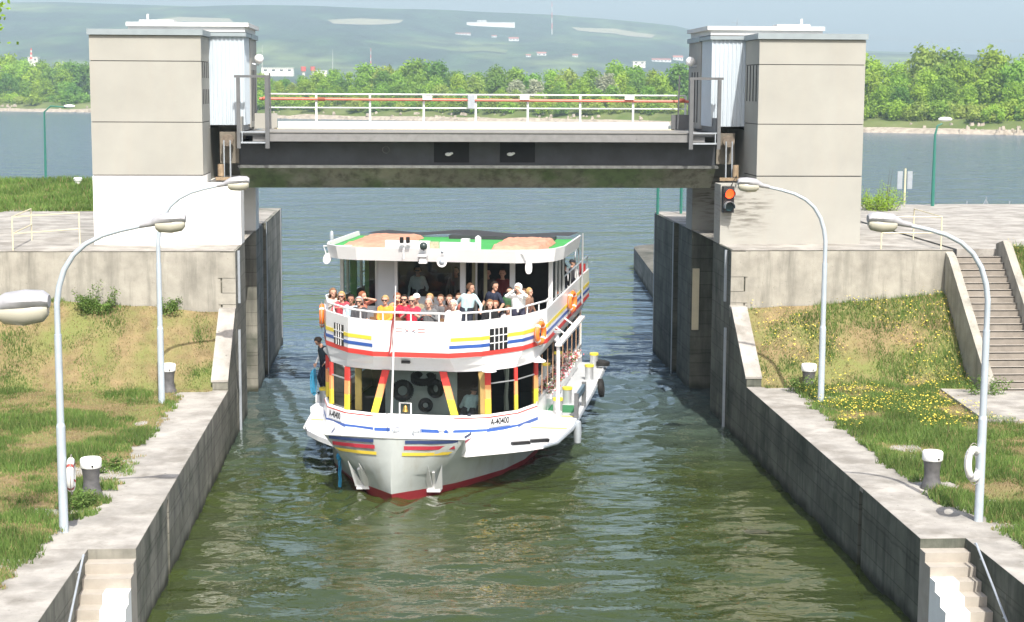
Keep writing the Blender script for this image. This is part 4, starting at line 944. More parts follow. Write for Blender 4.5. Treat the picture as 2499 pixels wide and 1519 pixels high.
# ---- lower cabin
W5 = [(2.80, 1.12), (3.12, 1.95), (3.85, 2.58), (4.9, 2.97), (15.7, 3.0)]
B5 = [(2.62, 1.10), (2.94, 1.95), (3.7, 2.66), (4.8, 3.04), (15.7, 3.04)]
BUL = [(2.30, 1.02), (2.78, 1.82), (4.0, 2.76), (5.5, 3.22), (16.3, 3.22)]
ZS, ZWT, ZB0, ZB1 = 1.72, 2.90, 3.36, 4.30
def strip(o, z0, z1, off=0.): return [[(x, y - off, z) for x, y in sym(o)] for z in (z0, z1)]
q = MB(); q.loft([[(x, y, 1.12) for x, y in sym([(2.53, 1.08), (2.85, 1.95), (3.62, 2.7), (4.8, 3.08), (15.7, 3.08)])], [(x, y, ZS - .04) for x, y in sym(B5)], [(x, y, ZS) for x, y in sym([(u + .1, v - .05) for u, v in B5])]], closed=False)
q.quad((-3.04, 15.7, 1.12), (3.04, 15.7, 1.12), (3.04, 15.7, 3.36), (-3.04, 15.7, 3.36)); cab = P_('lower_cabin', q, BW)
def facet(o, a, b, t0, t1, z0, z1, off, m, name, parent=None, lean=0., both=(1, -1)):
    """thin plate on the outline facet a->b between fractions t0..t1"""
    for sg in both:
        A = Vector((sg * o[a][1], o[a][0], 0)); B = Vector((sg * o[b][1], o[b][0], 0)); d = (B - A); n = Vector((sg * d.y, -sg * d.x, 0)).normalized() * (1 if True else 0)
        if n.y > 0.01: n = -n
        if abs(n.y) < .02 and n.x * sg < 0: n = -n
        p0, p1 = A + d * t0 + n * off, A + d * t1 + n * off; q = MB(); th = n * .004
        l = n * -lean
        q.add([p0 + Vector((0, 0, z0)), p1 + Vector((0, 0, z0)), p1 + l + Vector((0, 0, z1)), p0 + l + Vector((0, 0, z1))] + [p - th * 1.5 for p in (p0 + Vector((0, 0, z0)), p1 + Vector((0, 0, z0)), p1 + l + Vector((0, 0, z1)), p0 + l + Vector((0, 0, z1)))],
              [(0, 1, 2, 3), (4, 7, 6, 5), (0, 4, 5, 1), (1, 5, 6, 2), (2, 6, 7, 3), (3, 7, 4, 0)]); P_(name, q, m, parent)
LO5 = [(2.57, 1.088), (2.89, 1.95), (3.66, 2.683), (4.8, 3.062), (15.7, 3.062)]
for (a, b, t0, t1) in ((0, 1, .0, 1), (1, 2, 0, 1), (2, 3, 0, 1)): facet(LO5, a, b, t0, t1, 1.27, 1.36, .012, BLUE, 'blue_stripe', cab)
for sg, t0, t1 in ((1, .28, .95), (-1, .28, .95)):
    q = MB(); q.box(*sorted((sg * .2, sg * 1.06)), 2.545, 2.565, 1.27, 1.36); P_('blue_stripe', q, BLUE, cab)
for (a, b) in ((0, 1), (1, 2), (2, 3)):
    facet(B5, a, b, 0, 1, ZS - .075, ZS - .045, .01, RED, 'red_line', cab)
# registration on a small plate on each forward quarter
def textmesh(txt, size):
    cu = bpy.data.curves.new('t', 'FONT'); cu.body = txt; cu.size = size; cu.offset = .007; cu.align_x = 'CENTER'; cu.align_y = 'CENTER'; cu.resolution_u = 3
    ob = bpy.data.objects.new('t', cu); COL.objects.link(ob); dg = bpy.context.evaluated_depsgraph_get(); dg.update()
    me = ob.evaluated_get(dg).to_mesh(); V = [v.co.copy() for v in me.vertices]; F = [tuple(p.vertices) for p in me.polygons]
    ob.evaluated_get(dg).to_mesh_clear(); bpy.data.objects.remove(ob); bpy.data.curves.remove(cu); return V, F
TV, TF = textmesh('A-40400', .25)
REGP = mat('registration_plate', (.72, .72, .72), .5)
for sg in (1, -1):
    A = Vector((sg * 1.95, 2.89 - .012, 0)); B = Vector((sg * 2.683, 3.66 - .012, 0))
    if sg < 0: A, B = B, A
    d = (B - A).normalized(); n = Vector((d.y, -d.x, 0)); c = A.lerp(B, .40 if sg > 0 else .5) + Vector((0, 0, 1.525)) + n * .02
    q = MB(); q.obox(c, d * .36, n * .006, Vector((0, 0, .125))); rg_ = P_('registration_plate', q, REGP, cab)
    q = MB(); q.add([c + d * v.x * .72 + Vector((0, 0, v.y)) + n * .010 for v in TV], TF); P_('registration_text', q, BLACK, boat)
# windows: one pane each, with tricolour posts between them
POSTS = []
def tripost(pb, pt, wd, n):
    pb, pt = Vector(pb), Vector(pt); a = (pt - pb); sx = Vector((n[1], -n[0], 0)).normalized() * wd / 2; nn = Vector((n[0], n[1], 0)).normalized() * .03
    for t0, t1, m, nm in ((0, .34, YELP, 'yellow'), (.34, .66, ORAN, 'orange'), (.66, 1, RED, 'red')):
        pass
    q = MB()
    for i, (t0, t1) in enumerate(((0, .36), (.36, .68), (.68, 1))):
        c0, c1 = pb + a * t0, pb + a * t1
        q.add([c0 - sx + nn, c0 + sx + nn, c0 + sx - nn, c0 - sx - nn, c1 - sx + nn, c1 + sx + nn, c1 + sx - nn, c1 - sx - nn], [(0, 1, 5, 4), (1, 2, 6, 5), (2, 3, 7, 6), (3, 0, 4, 7)], i)
    return P_('window_post', q, [YELP, ORAN, RED], cab)
for sg in (1, -1): tripost((sg * 1.10, 2.78, ZS), (sg * .78, 2.78, ZWT), .20, (0, -1))
for sg in (1, -1):
    tripost((sg * 1.95, 3.10, ZS), (sg * 1.93, 3.10, ZWT), .17, (sg * .6, -.8))
    tripost((sg * 2.60, 3.84, ZS), (sg * 2.58, 3.84, ZWT), .10, (sg * .7, -.7)); tripost((sg * 3.0, 4.90, ZS), (sg * 2.99, 4.90, ZWT), .15, (sg * .9, -.4))
    sw = MB()
    q = MB(); q.quad((sg * 1.10, 2.805, ZS), (sg * 1.95, 3.125, ZS), (sg * 1.93, 3.125, ZWT), (sg * .78, 2.805, ZWT)); P_('window', q, GLASS, cab)
    for a, b in ((1, 2), (2, 3)):
        A, B = W5[a], W5[b]; q = MB(); q.quad((sg * A[1], A[0], ZS), (sg * B[1], B[0], ZS), (sg * B[1], B[0], ZWT), (sg * A[1], A[0], ZWT)); wn = P_('window', q, GLASS, cab)
        q = MB(); zz = 2.55; A_ = Vector((sg * A[1], A[0] - .01, zz)); B_ = Vector((sg * B[1], B[0] - .01, zz)); q.bar(A_, B_, .03); P_('window_bar', q, SILV, boat)
    us = [4.9 + k * 1.2 for k in range(10)]
    for k in range(9):
        u0, u1 = us[k] + .05, us[k + 1] - .05
        q = MB(); q.quad((sg * 3.0, u0, ZS + .06), (sg * 3.0, u1, ZS + .06), (sg * 3.0, u1, ZWT), (sg * 3.0, u0, ZWT)); P_('window', q, GLASS, cab)
        q = MB(); q.box(*sorted((sg * 2.985, sg * 3.012)), u1 + .02, u1 + .08, ZS, ZWT); P_('window_mullion', q, MULL, cab)
    q = MB(); q.box(*sorted((sg * 2.96, sg * 3.05)), 4.85, 15.7, ZS - .02, ZS + .06); P_('window_sill', q, SILV, cab)
q = MB(); q.quad((-1.10, 2.80, ZS), (1.10, 2.80, ZS), (.78, 2.80, ZWT), (-.78, 2.80, ZWT)); P_('window', q, GLASS, cab)
# interior of the lower saloon
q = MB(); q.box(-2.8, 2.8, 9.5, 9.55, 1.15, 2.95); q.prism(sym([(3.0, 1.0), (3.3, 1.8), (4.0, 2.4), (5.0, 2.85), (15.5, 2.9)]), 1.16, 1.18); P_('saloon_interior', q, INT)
q = MB(); q.box(-1.0, 1.0, 3.62, 3.67, 1.2, 2.85); P_('reflection_panel', q, TEAL)  # grey panel added to stand for the reflection in the middle pane
for v in (-1.62, 1.78): q = MB(); q.box(v - .09, v + .09, 3.05, 3.12, ZS, ZWT); P_('curtain', q, mat('tan_curtain', (.36, .24, .08), .8))
q = MB(); q.tube([(2.35, 3.75, ZS), (2.33, 3.75, 2.1), (2.36, 3.75, 2.5), (2.34, 3.75, ZWT)], [.07, .06, .05, .08], 8); P_('curtain', q, mat('net_curtain', (.5, .5, .46), .9))
# sloping band between windows and bulwark
q = MB(); mid_ = [((a[0] + b[0]) / 2 + .03, (a[1] + b[1]) / 2) for a, b in zip(W5, BUL)]
q.loft([[(x, y, ZWT) for x, y in sym([(u - .02, v) for u, v in W5])], [(x, y, 3.08) for x, y in sym([(u * .62 + c * .38, v * .62 + d * .38) for (u, v), (c, d) in zip(W5, BUL)])], [(x, y, 3.10) for x, y in sym([(u * .62 + c * .38 - .02, v * .62 + d * .38) for (u, v), (c, d) in zip(W5, BUL)])], [(x, y, ZB0) for x, y in sym(BUL)]], closed=False); P_('soffit_band', q, BW)
q = MB(); q.box(-.28, -.05, 2.40, 2.60, 3.15, 3.22); q.box(-.25, -.08, 2.36, 2.41, 3.165, 3.205); P_('vent_cap', q, BLACK)
for sg, u, v in ((1, 2.86, 2.02), (1, 4.72, 3.1)):
    q = MB(); q.lathe([(.2, 0), (.19, .03), (.06, .1), (.01, .16)], (v, u, 2.93), 12); P_('post_cap', q, BW, smooth=True)
# ---- upper deck and bulwark
q = MB(); pl = sym([(u + .03, v - .03) for u, v in BUL]); q.prism(pl, ZB0 - .02, 3.40); P_('upper_deck', q, mat('upper_deck_brown', (.12, .10, .085), .8, var=.2))
q = MB(); inner = [(u + .06, v - .06) for u, v in BUL]
q.loft([[(x, y, ZB0 - .03) for x, y in sym(BUL)], [(x, y, ZB1) for x, y in sym(BUL)], [(x, y, ZB1) for x, y in sym(inner)], [(x, y, 3.40) for x, y in sym(inner)]], closed=False)
q.box(-3.2, 3.2, 16.24, 16.3, 3.33, ZB1 - .01); bul = P_('bulwark', q, BW)
q = MB(); q.loft([[(x, y - .008, z) for x, y in sym([(u, v + .006) for u, v in BUL])] for z in (3.345, 3.475)], closed=False); P_('red_stripe', q, RED, bul)
for z0, z1, m, nm, tt in ((3.585, 3.675, BLUE, 'blue_stripe', .02), (3.775, 3.875, YELP, 'yellow_stripe', .06)):
    facet(BUL, 0, 1, tt, 1, z0, z1, .008, m, nm, bul)
    for a, b in ((1, 2), (2, 3), (3, 4)): facet(BUL, a, b, 0, 1, z0, z1, .008, m, nm, bul)
# barred vent openings on the forward quarters
for sg in (1, -1):
    A = Vector((sg * 1.82, 2.78, 0)); B = Vector((sg * 2.76, 4.0, 0)); d = (B - A).normalized(); n = Vector((sg * d.y, -sg * d.x, 0)) ; n = n if n.y < 0 else -n
    c = A.lerp(B, .40) + Vector((0, 0, 3.76)) + n * .012
    q = MB(); q.obox(c, d * .32, n * .006, Vector((0, 0, .29))); g_ = P_('vent_grille', q, BLACK, bul)
    q = MB()
    for k in range(1, 4): q.obox(c + d * (-.32 + .16 * k) + n * .012, d * .012, n * .008, Vector((0, 0, .29)))
    for k in (-1, 1): q.obox(c + Vector((0, 0, .097 * k)) + n * .013, d * .33, n * .006, Vector((0, 0, .013)))
    P_('grille_bars', q, BW, boat)
# line emblem between two groups of bars
q = MB(); ly = 2.292
def ln(x0, z0, x1, z1, m=0): q.bar((x0, ly, z0), (x1, ly, z1), .006, .012, m)
c = bu(613, 580, 2.39)
for sx in (-1, 1):
    ln(c.x + sx * .40, c.z + .05, c.x + sx * .20, c.z + .05, 0); ln(c.x + sx * .40, c.z - .03, c.x + sx * .20, c.z - .03, 0)
    ln(c.x + sx * .04, c.z + .17, c.x + sx * .04, c.z + .07, 1); ln(c.x + sx * .04, c.z - .07, c.x + sx * .04, c.z - .17, 1)
    ln(c.x + sx * .15, c.z + .04, c.x + sx * .05, c.z - .01, 0); ln(c.x + sx * .15, c.z - .05, c.x + sx * .05, c.z + .0, 1)
ln(c.x - .03, c.z, c.x + .03, c.z, 0)
P_('emblem', q, [RED, NAVY], bul)
# railing on the bulwark
RL = [(u + .05, v - .05) for u, v in BUL]
rp = [(x, y, 4.52) for x, y in sym([(u, v) for u, v in RL][:4] + [(6.6, 3.17)])]
q = MB(); q.tube(rp, .028, 8); rail = P_('rail', q, BW, smooth=True)
def along(pts, k):
    L_ = [0]; 
    for a, b in zip(pts[:-1], pts[1:]): L_.append(L_[-1] + (Vector(b) - Vector(a)).length)
    out = []
    for i in range(k):
        s_ = L_[-1] * i / (k - 1); j = max(j2 for j2 in range(len(L_) - 1) if L_[j2] <= s_ + 1e-9); t = (s_ - L_[j]) / max(1e-9, L_[j + 1] - L_[j]); out.append(Vector(pts[j]).lerp(Vector(pts[j + 1]), t))
    return out
for p in along(rp, 17): q = MB(); q.tube([(p.x, p.y, 4.28), (p.x, p.y, 4.51)], .02, 6); P_('stanchion', q, BW, rail)
for sg in (1, -1):
    q = MB(); q.tube([(sg * 3.17, 9.6, 4.75), (sg * 3.17, 16.2, 4.75)], .025, 6); q2 = P_('rail', q, SILV, smooth=True)
    for u in (9.7, 11.3, 12.9, 14.5, 16.1): q = MB(); q.tube([(sg * 3.17, u, 4.28), (sg * 3.17, u, 4.75)], .02, 6); P_('stanchion', q, SILV, q2)
# ---- upper cabin
UF, ZSILL, ZC = 7.1, 4.36, 5.56
q = MB(); q.box(-3.1, -2.0, UF, UF + .05, 3.4, 4.05); q.box(-2.05, -1.52, UF - .01, UF + .05, 3.4, ZC); q.box(-1.5, .5, UF, UF + .05, 3.4, ZSILL); uc = P_('upper_cabin', q, mat('cabin_front_grey', (.55, .57, .58), .5, var=.04))
for v, wd, m in ((-3.1, .10, SILV), (-2.07, .05, SILV), (-1.47, .09, BW), (.52, .16, BW), (.92, .05, SILV), (1.98, .15, BW), (3.1, .12, BW)):
    q = MB(); q.box(v - wd / 2, v + wd / 2, UF - .04, UF + .06, 3.4, ZC); P_('cabin_post', q, m, uc)
q = MB(); q.quad((-3.05, UF, 4.05), (-2.1, UF, 4.05), (-2.1, UF, ZC), (-3.05, UF, ZC)); P_('window', q, GLASS, uc)
q = MB(); q.quad((-1.42, UF, ZSILL), (.44, UF, ZSILL), (.44, UF, ZC), (-1.42, UF, ZC)); P_('window', q, GLASS, uc)
for sg in (1, -1):
    for k in range(3):
        u0 = UF + .06 + k * .83; q = MB(); q.quad((sg * 3.15, u0, 4.33), (sg * 3.15, u0 + .74, 4.33), (sg * 3.15, u0 + .74, ZC), (sg * 3.15, u0, ZC)); P_('window', q, GLASS, uc)
        q = MB(); q.box(*sorted((sg * 3.11, sg * 3.18)), u0 + .74, u0 + .83, 4.28, ZC); P_('cabin_post', q, SILV, uc)
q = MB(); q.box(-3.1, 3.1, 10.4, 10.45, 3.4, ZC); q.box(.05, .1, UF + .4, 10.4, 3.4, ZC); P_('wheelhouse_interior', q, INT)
q = MB(); q.box(-1.3, .35, UF + .25, UF + .6, 3.4, 4.30); q.box(-.75, -.2, UF + .3, UF + .5, 4.30, 4.46); P_('helm_console', q, INT)
q = MB(); q.box(-2.95, -2.75, UF + .35, UF + .4, 4.05, ZC); q.box(-2.5, -2.38, UF + .35, UF + .4, 4.05, ZC); P_('curtain', q, mat('green_curtain', (.10, .24, .08), .8, var=.2))
for v in (.8, 1.15): q = MB(); q.box(v - .05, v + .05, UF + .2, UF + .24, 3.5, ZC); P_('curtain', q, mat('tan_blind', (.32, .30, .2), .8))
# ---- roof
RO = [(5.62, 1.0), (5.66, 2.3), (5.9, 2.9), (6.35, 3.28), (7.1, 3.46), (10.7, 3.5)]
RT_ = [(5.50, 1.0), (5.54, 2.3), (5.8, 2.94), (6.3, 3.34), (7.1, 3.52), (10.75, 3.56)]
q = MB(); q.loft([[(x, y, 5.80) for x, y in sym([(u + .08, v - .08) for u, v in RT_])], [(x, y, 5.93) for x, y in sym([(u + .06, v - .06) for u, v in RT_])], [(x, y, 5.93) for x, y in sym(RT_)], [(x, y, 5.55) for x, y in sym(RO)]], closed=False)
bt = sym(RO); q.add([(x, y, 5.551) for x, y in bt], [tuple(range(len(bt)))]); roof = P_('roof', q, BW)
q = MB(); q.prism(sym([(u + .085, v - .085) for u, v in RT_]), 5.70, 5.79); P_('roof_felt', q, GRNROOF, roof)
q = MB(); q.box(-1.45, .38 - .55, 5.62, 5.78, 5.90, 6.13); P_('sign_box', q, BW, roof)
q = MB(); q.box(.12, 1.15, 5.66, 5.82, 5.90, 6.10); P_('sign_box', q, BW, roof)
q = MB(); q.box(-.16, .10, 5.60, 5.66, 5.88, 6.12); q2 = P_('display_panel', q, mat('olive_panel', (.40, .38, .26), .6, var=.25, scale=18), roof)
q = MB(); q.box(.55, .78, 6.6, 6.85, 5.8, 6.12); q.lathe([(.09, 5.8), (.09, 6.15), (.02, 6.2)], (1.0, 6.9, 0), 12); P_('roof_vent', q, BW, roof)
q = MB(); q.box(-.5, 2.8, 10.2, 10.7, 5.795, 5.9); P_('roof_edge_shade', q, CANVAS, roof)
# awning frame behind the roof
q = MB(); rows = []
for k in range(9):
    t = k / 8; u = 10.7 + t * 3.0; rows.append([(v, u, 5.86 + .07 * math.sin(math.pi * t) * (1 - (v / 3.6) ** 2) + .05 * math.cos(v * 1.9 + .8) - .14 * t) for v in [-3.2 + .4 * j for j in range(17)]])
q.loft(rows, closed=False); P_('awning', q, CANVAS, smooth=True)
for sg in (1, -1):
    q = MB(); q.tube([(sg * 3.3, 13.5, 3.45), (sg * 3.3, 13.5, 5.75)], .03, 8); P_('awning_pole', q, SILV, smooth=True)
q = MB(); q.tube([(3.0, 14.5, 4.2)] + [(3.0, 14.5 + .5 * math.sin(a) , 4.9 + .3 * math.cos(a)) for a in (-1.5, -.8, 0, .8, 1.5)] + [(3.0, 15.1, 4.2)], .02, 6); P_('rail_hoop', q, SILV, smooth=True)
# ---- fittings on the front of the roof
c = bu(675, 165, 5.35); q = MB(); q.ball(c, .115, 14, 10); q.tube([(c.x, 5.5, c.z - .1), (c.x, c.y, c.z - .1)], .03, 6); P_('searchlight', q, mat('dark_lamp', (.03, .045, .045), .25), smooth=True)
c = bu(672, 225, 5.40); q = MB(); q.box(c.x - .12, c.x + .12, 5.30, 5.52, c.z + .06, c.z + .12); q.box(c.x - .09, c.x + .09, 5.36, 5.52, c.z - .10, c.z + .06); q.box(c.x - .11, c.x + .11, 5.34, 5.5, c.z - .14, c.z - .10); P_('floodlight', q, BW)
for (x, y, rr_) in ((768, 192, .08), (766, 243, .145)):
    c = bu(x, y, 5.35); q = MB(); q.lathe([(rr_, -.02), (rr_ * .95, .0), (rr_ * .45, .08), (rr_ * .3, .17), (.02, .19)], c, 20, axis='y'); hn = P_('loudhailer', q, BW, smooth=True)
    q = MB(); q.lathe([(rr_ * .62, -.022), (rr_ * .6, -.021), (rr_ * .2, -.06), (.01, -.065)], c, 16, axis='y'); P_('horn_mouth', q, GALV, boat, True)
for x in (567, 598):
    c = bu(x, 133, 5.40); q = MB(); q.lathe([(.05, -.09), (.06, -.06), (.055, .07), (.02, .08)], c, 12); nl = P_('nav_lamp', q, BLACK, smooth=True); q = MB(); q.box(c.x - .06, c.x + .06, 5.36, 5.56, c.z - .12, c.z - .09); P_('lamp_bracket', q, BW)
c = bu(577, 190, 5.45); q = MB(); q.tube([(c.x, 5.45, c.z + .1), (c.x, 5.40, c.z - .02), (c.x, 5.42, c.z - .2)], [.012, .02, .03], 6); P_('lamp_drop', q, BW)
c = bu(222, 115, 6.5); q = MB(); q.lathe([(.05, -.12), (.06, 0), (.05, .12), (.01, .16)], c, 10); P_('side_lamp', q, GALV, smooth=True)
# white discs on arms at both roof corners
for (x, y, ax, u, flat) in ((200, 225, -1, 6.35, .5), (1195, 270, 1, 5.55, .9)):
    c = bu(x, y, u); q = MB(); n_ = 18; rx, rz = (.115, .165) if ax < 0 else (.095, .18); tilt = .3 if ax < 0 else 0
    pr = []
    for a in [k * 2 * math.pi / n_ for k in range(n_)]:
        ca, sa = math.cos(a), math.sin(a); e = .75 if ax > 0 else 1
        X_, Z_ = rx * math.copysign(abs(ca) ** e, ca), rz * math.copysign(abs(sa) ** e, sa); pr.append((c.x + X_ * math.cos(tilt) + Z_ * math.sin(tilt), c.z - X_ * math.sin(tilt) + Z_ * math.cos(tilt)))
    q.prism(pr, c.y - .03, c.y + .03, axis='y'); mr_ = P_('round_mirror', q, BW)
    q = MB(); s2 = -.18 if ax < 0 else .0; q.tube([(c.x, c.y, c.z + rz * .2), (c.x + (-.11 if ax < 0 else .03), c.y, c.z + .36), (c.x + (.75 if ax < 0 else -.6), 5.75 if ax > 0 else 6.3, c.z + .39)], .018, 6); P_('mirror_arm', q, BW)
# ---- mast with flag, bell frame, winch
c0, c1 = bu(514, 1085, 1.9), bu(537, 360, 1.55)
q = MB(); q.tube([c0, c0.lerp(c1, .5), c1], [.03, .026, .012], 8); mast = P_('flag_mast', q, BW, smooth=True)
f0, f1 = c0.lerp(c1, .82), c0.lerp(c1, .58); q = MB()
for j, m in ((0, 0), (1, 1), (2, 0)):
    rows = []
    for i in range(9):
        t = i / 8; p = f0.lerp(f1, t); row = []
        for k in (j, j + 1):
            w_ = k / 3 * .24 * (.15 + .85 * t); row.append((p.x - w_ * .55 - .01 + .015 * math.sin(7 * t + k), p.y - .05 * math.sin(k * 2.1 + t * 3), p.z - w_ * .9))
        rows.append(row)
    q.loft(rows, m, closed=False)
P_('flag', q, [mat('flag_red', (.42, .05, .06), .8), mat('flag_white', (.8, .8, .78), .8)], mast)
q = MB(); a, b = bu(557, 938, 2.0), bu(613, 938, 2.0)
q.tube([(a.x, 2.0, 1.15), (a.x, 2.0, a.z), (b.x, 2.0, a.z), (b.x, 2.0, 1.15)], .022, 6); bf = P_('bell_frame', q, BW)
c = bu(586, 965, 2.0); q = MB(); q.lathe([(.085, -.085), (.08, -.07), (.055, -.02), (.05, .04), (.03, .075), (.005, .085)], c, 16); P_('bell', q, BRASS, bf, True)
q = MB(); q.tube([c + Vector((0, 0, -.08)), c + Vector((.01, -.01, -.2)), c + Vector((-.01, 0, -.3))], .006, 5); P_('bell_rope', q, BLACK, bf)
q = MB(); q.box(-.20, .12, 1.85, 2.2, 1.13, 1.62); wi = P_('winch_box', q, mat('winch_grey', (.6, .63, .66), .5))
for sx in (-1, 1):
    q = MB(); q.lathe([(.02, 0), (.10, .0), (.10, .03), (.06, .05), (.06, .16), (.10, .18), (.10, .21), (.02, .21)], (-.04 + sx * .16 + (0 if sx > 0 else 0), 2.0, 1.42), 16, axis='x') if sx > 0 else q.lathe([(.02, 0), (.10, .0), (.10, -.03), (.06, -.05), (.06, -.16), (.10, -.18), (.10, -.21), (.02, -.21)], (-.20, 2.0, 1.42), 16, axis='x')
    P_('winch_drum', q, SILV, wi, True)
for v in (.98, 1.22): q = MB(); q.lathe([(.07, 1.13), (.07, 1.55), (.10, 1.56), (.10, 1.62), (.02, 1.63)], (v, 1.55, 0), 12); P_('bitt', q, BW, smooth=True)
# ---- boarding davit on the right side deck
q = MB(); q.tube([(3.55, 5.4, 1.15), (3.55, 5.4, 3.35)], .055, 10); P_('davit_post', q, BW, smooth=True)
q = MB(); q.box(3.48, 3.66, 5.25, 11.2, 3.29, 3.36); P_('side_canopy', q, BW)
for u in (7.2, 9.2): q = MB(); q.bar((3.6, u, 3.3), (3.25, u, 3.55), .04); P_('canopy_stay', q, BW)
q = MB(); q.lathe([(.09, 3.36), (.11, 3.42), (.05, 3.5), (.05, 3.6), (.11, 3.62), (.11, 3.68), (.03, 3.7)], (3.5, 5.6, 0), 12); P_('deck_lamp', q, SILV, smooth=True)
# flower boxes under the right-hand windows
FLW = [mat('pink_flowers', (.62, .12, .16), .8, var=.2), mat('white_flowers', (.75, .68, .64), .8), GR[0]]
for k in range(4):
    q = MB(); u0 = 6.7 + 1.9 * k; q.box(3.03, 3.2, u0, u0 + 1.6, ZS - .2, ZS - .05); fb = P_('flower_box', q, BW)
    q = MB(); r_ = random.Random(k)
    for i in range(260):
        c = Vector((3.13 + r_.gauss(0, .06), u0 + r_.random() * 1.6, ZS + r_.uniform(-.08, .14))); u_ = Vector((r_.gauss(0, 1), r_.gauss(0, 1), r_.gauss(0, 1))).normalized() * .035; v_ = u_.orthogonal().normalized() * .03
        q.quad(c - u_, c - v_, c + u_, c + v_, 0 if i % 3 == 0 else 1 if i % 3 == 1 else 2)
    fl_ = P_('flowers', q, FLW, fb); fl_['kind'] = 'stuff'
# ================================================================== things resting on the boat
def BL(v, u, z): return BM @ Vector((v, u, z))
def bdir(v, u, z=0): return BM.to_3x3() @ Vector((v, u, z))
WB = mat('buoy_white_band', (.8, .78, .75), .6)
c = bu(1217, 590, 4.8); ring('lifebuoy', BL(3.13, 4.75, c.z), bdir(.97, -.24), .26, .075, ORBUOY, WB, 'orange lifebuoy on the bulwark right beside the barred vent', 'lifebuoy', 'orange lifebuoys on the boat')
c = bu(1405, 437, 10.4); ring('lifebuoy', BL(3.34, 10.4, c.z), bdir(1, -.2), .26, .075, ORBUOY, WB, 'orange lifebuoy farther aft on the right side of the upper deck', 'lifebuoy', 'orange lifebuoys on the boat')
c = bu(202, 515, 5.4); ring('lifebuoy', BL(-3.34, 5.7, c.z), bdir(-1, -.25), .27, .075, ORBUOY, WB, 'orange lifebuoy seen edge-on at the far left of the upper deck', 'lifebuoy', 'orange lifebuoys on the boat')
# tarpaulined bundles on the roof
def bundle(u0, u1, v0, v1, h_, label, seed):
    q = MB(); nu, nv = 26, 18; rows = []; 
    for i in range(nu + 1):
        row = []
        for j in range(nv + 1):
            s_, t_ = i / nu, j / nv; e = min(s_, 1 - s_, .12) / .12 * 1.0; e2 = min(t_, 1 - t_, .12) / .12
            zz = 5.80 + h_ * min(1, (e * e2) ** .22) * (.80 + .20 * min(1, 2.2 * abs(math.sin(s_ * math.pi * 4.0)))) + .05 * noise.noise(Vector((s_ * 11, t_ * 9, seed))) * min(1, e * e2 * 2)
            row.append(BL(v0 + (v1 - v0) * t_ + .05 * noise.noise(Vector((s_ * 6, t_ * 3, seed + 5))), u0 + (u1 - u0) * s_, zz))
        rows.append(row)
    q.loft(rows, closed=False); o = q.build('tarp_bundle', TARP, smooth=True); tag(o, label, 'bundle', 'orange tarpaulin bundles on the roof')
bundle(6.35, 10.3, -2.95, -1.3, .15, 'long folded salmon-orange bundle on the left half of the boat roof', 3)
bundle(6.2, 9.4, 1.45, 2.95, .19, 'crumpled salmon-orange bundle on the right half of the boat roof', 9)
# red canister at the stern rail
root = empty('liferaft_canister', BL(3.1, 15.6, 4.0), -HD, 'red canister hung at the stern end of the upper deck', 'canister'); q = MB(); q.lathe([(.02, -.30), (.11, -.29), (.12, 0), (.11, .29), (.02, .30)], BL(3.06, 15.6, 4.25), 14); q.build('canister', mat('dull_red', (.36, .03, .03), .5), root, smooth=True)
q = MB(); q.lathe([(.125, -.2), (.125, -.16)], BL(3.06, 15.6, 4.25), 14); q.build('strap', BLACK, root)
# tyres
def tyre(c, ax, Rr, r, label, grp=None):
    c = Vector(c); ax = Vector(ax).normalized(); u_ = ax.orthogonal().normalized(); v_ = ax.cross(u_); q = MB(); n = 26
    root = empty('tyre', c, 0, label, 'tyre', grp)
    q.tube([c + (u_ * math.cos(a) + v_ * math.sin(a)) * Rr for a in [2 * math.pi * k / n for k in range(n)]], r, 12, closed=True); q.build('carcass', RUBBER, root, smooth=True)
    q = MB()
    for k in range(30):
        a = 2 * math.pi * k / 30; d = u_ * math.cos(a) + v_ * math.sin(a); q.obox(c + d * (Rr + r), d * .008, ax * r * .7, d.cross(ax) * .02)
    q.build('tread', RUBBER, root)
c = bz(1548, 765, 1.3); tyre(BL(3.85, 14.7, 1.30), (0.1, 0, 1), .18, .085, 'black tyre lying on the stern corner of the right side deck', 'tyres used as fenders')
tyre(BL(4.12, 11.9, .95), bdir(1, 0, .1), .2, .09, 'black tyre fender hanging off the right side deck near the stern', 'tyres used as fenders')
for (x, y, u, Rr, r, ax, lab) in ((572, 878, 3.2, .21, .085, (.1, -1, .25), 'black tyre upright behind the middle front pane of the lower cabin'), (675, 815, 3.5, .24, .10, (.05, -.35, 1), 'black tyre lying high behind the middle front pane'),
                             (735, 868, 3.4, .17, .075, (-.5, -1, .1), 'black tyre half hidden by the right slanted post of the lower cabin'), (685, 950, 3.1, .13, .06, (.3, -1, .5), 'small black tyre low behind the middle front pane')):
    c = bu(x, y, u); tyre(BM @ c, bdir(*ax), Rr, r, lab, 'tyres behind the front pane')
# ropes
q = MB(); a, b = bu(262, 1092, 1.75), bu(266, 1352, 1.35)
for k in range(3): q.tube([BM @ (a.lerp(b, t) + Vector((.03 * math.sin(9 * t + 2.1 * k), -.06 + .03 * math.cos(9 * t + 2.1 * k), 0))) for t in [i / 14 for i in range(15)]], .022, 6)
q.ball(BM @ (a.lerp(b, .42) + Vector((0, -.08, 0))), (.09, .09, .12), 8, 6)
tag(q.build('mooring_rope', BLUEROPE), 'frayed blue rope hanging down the left bow to the water', 'rope')
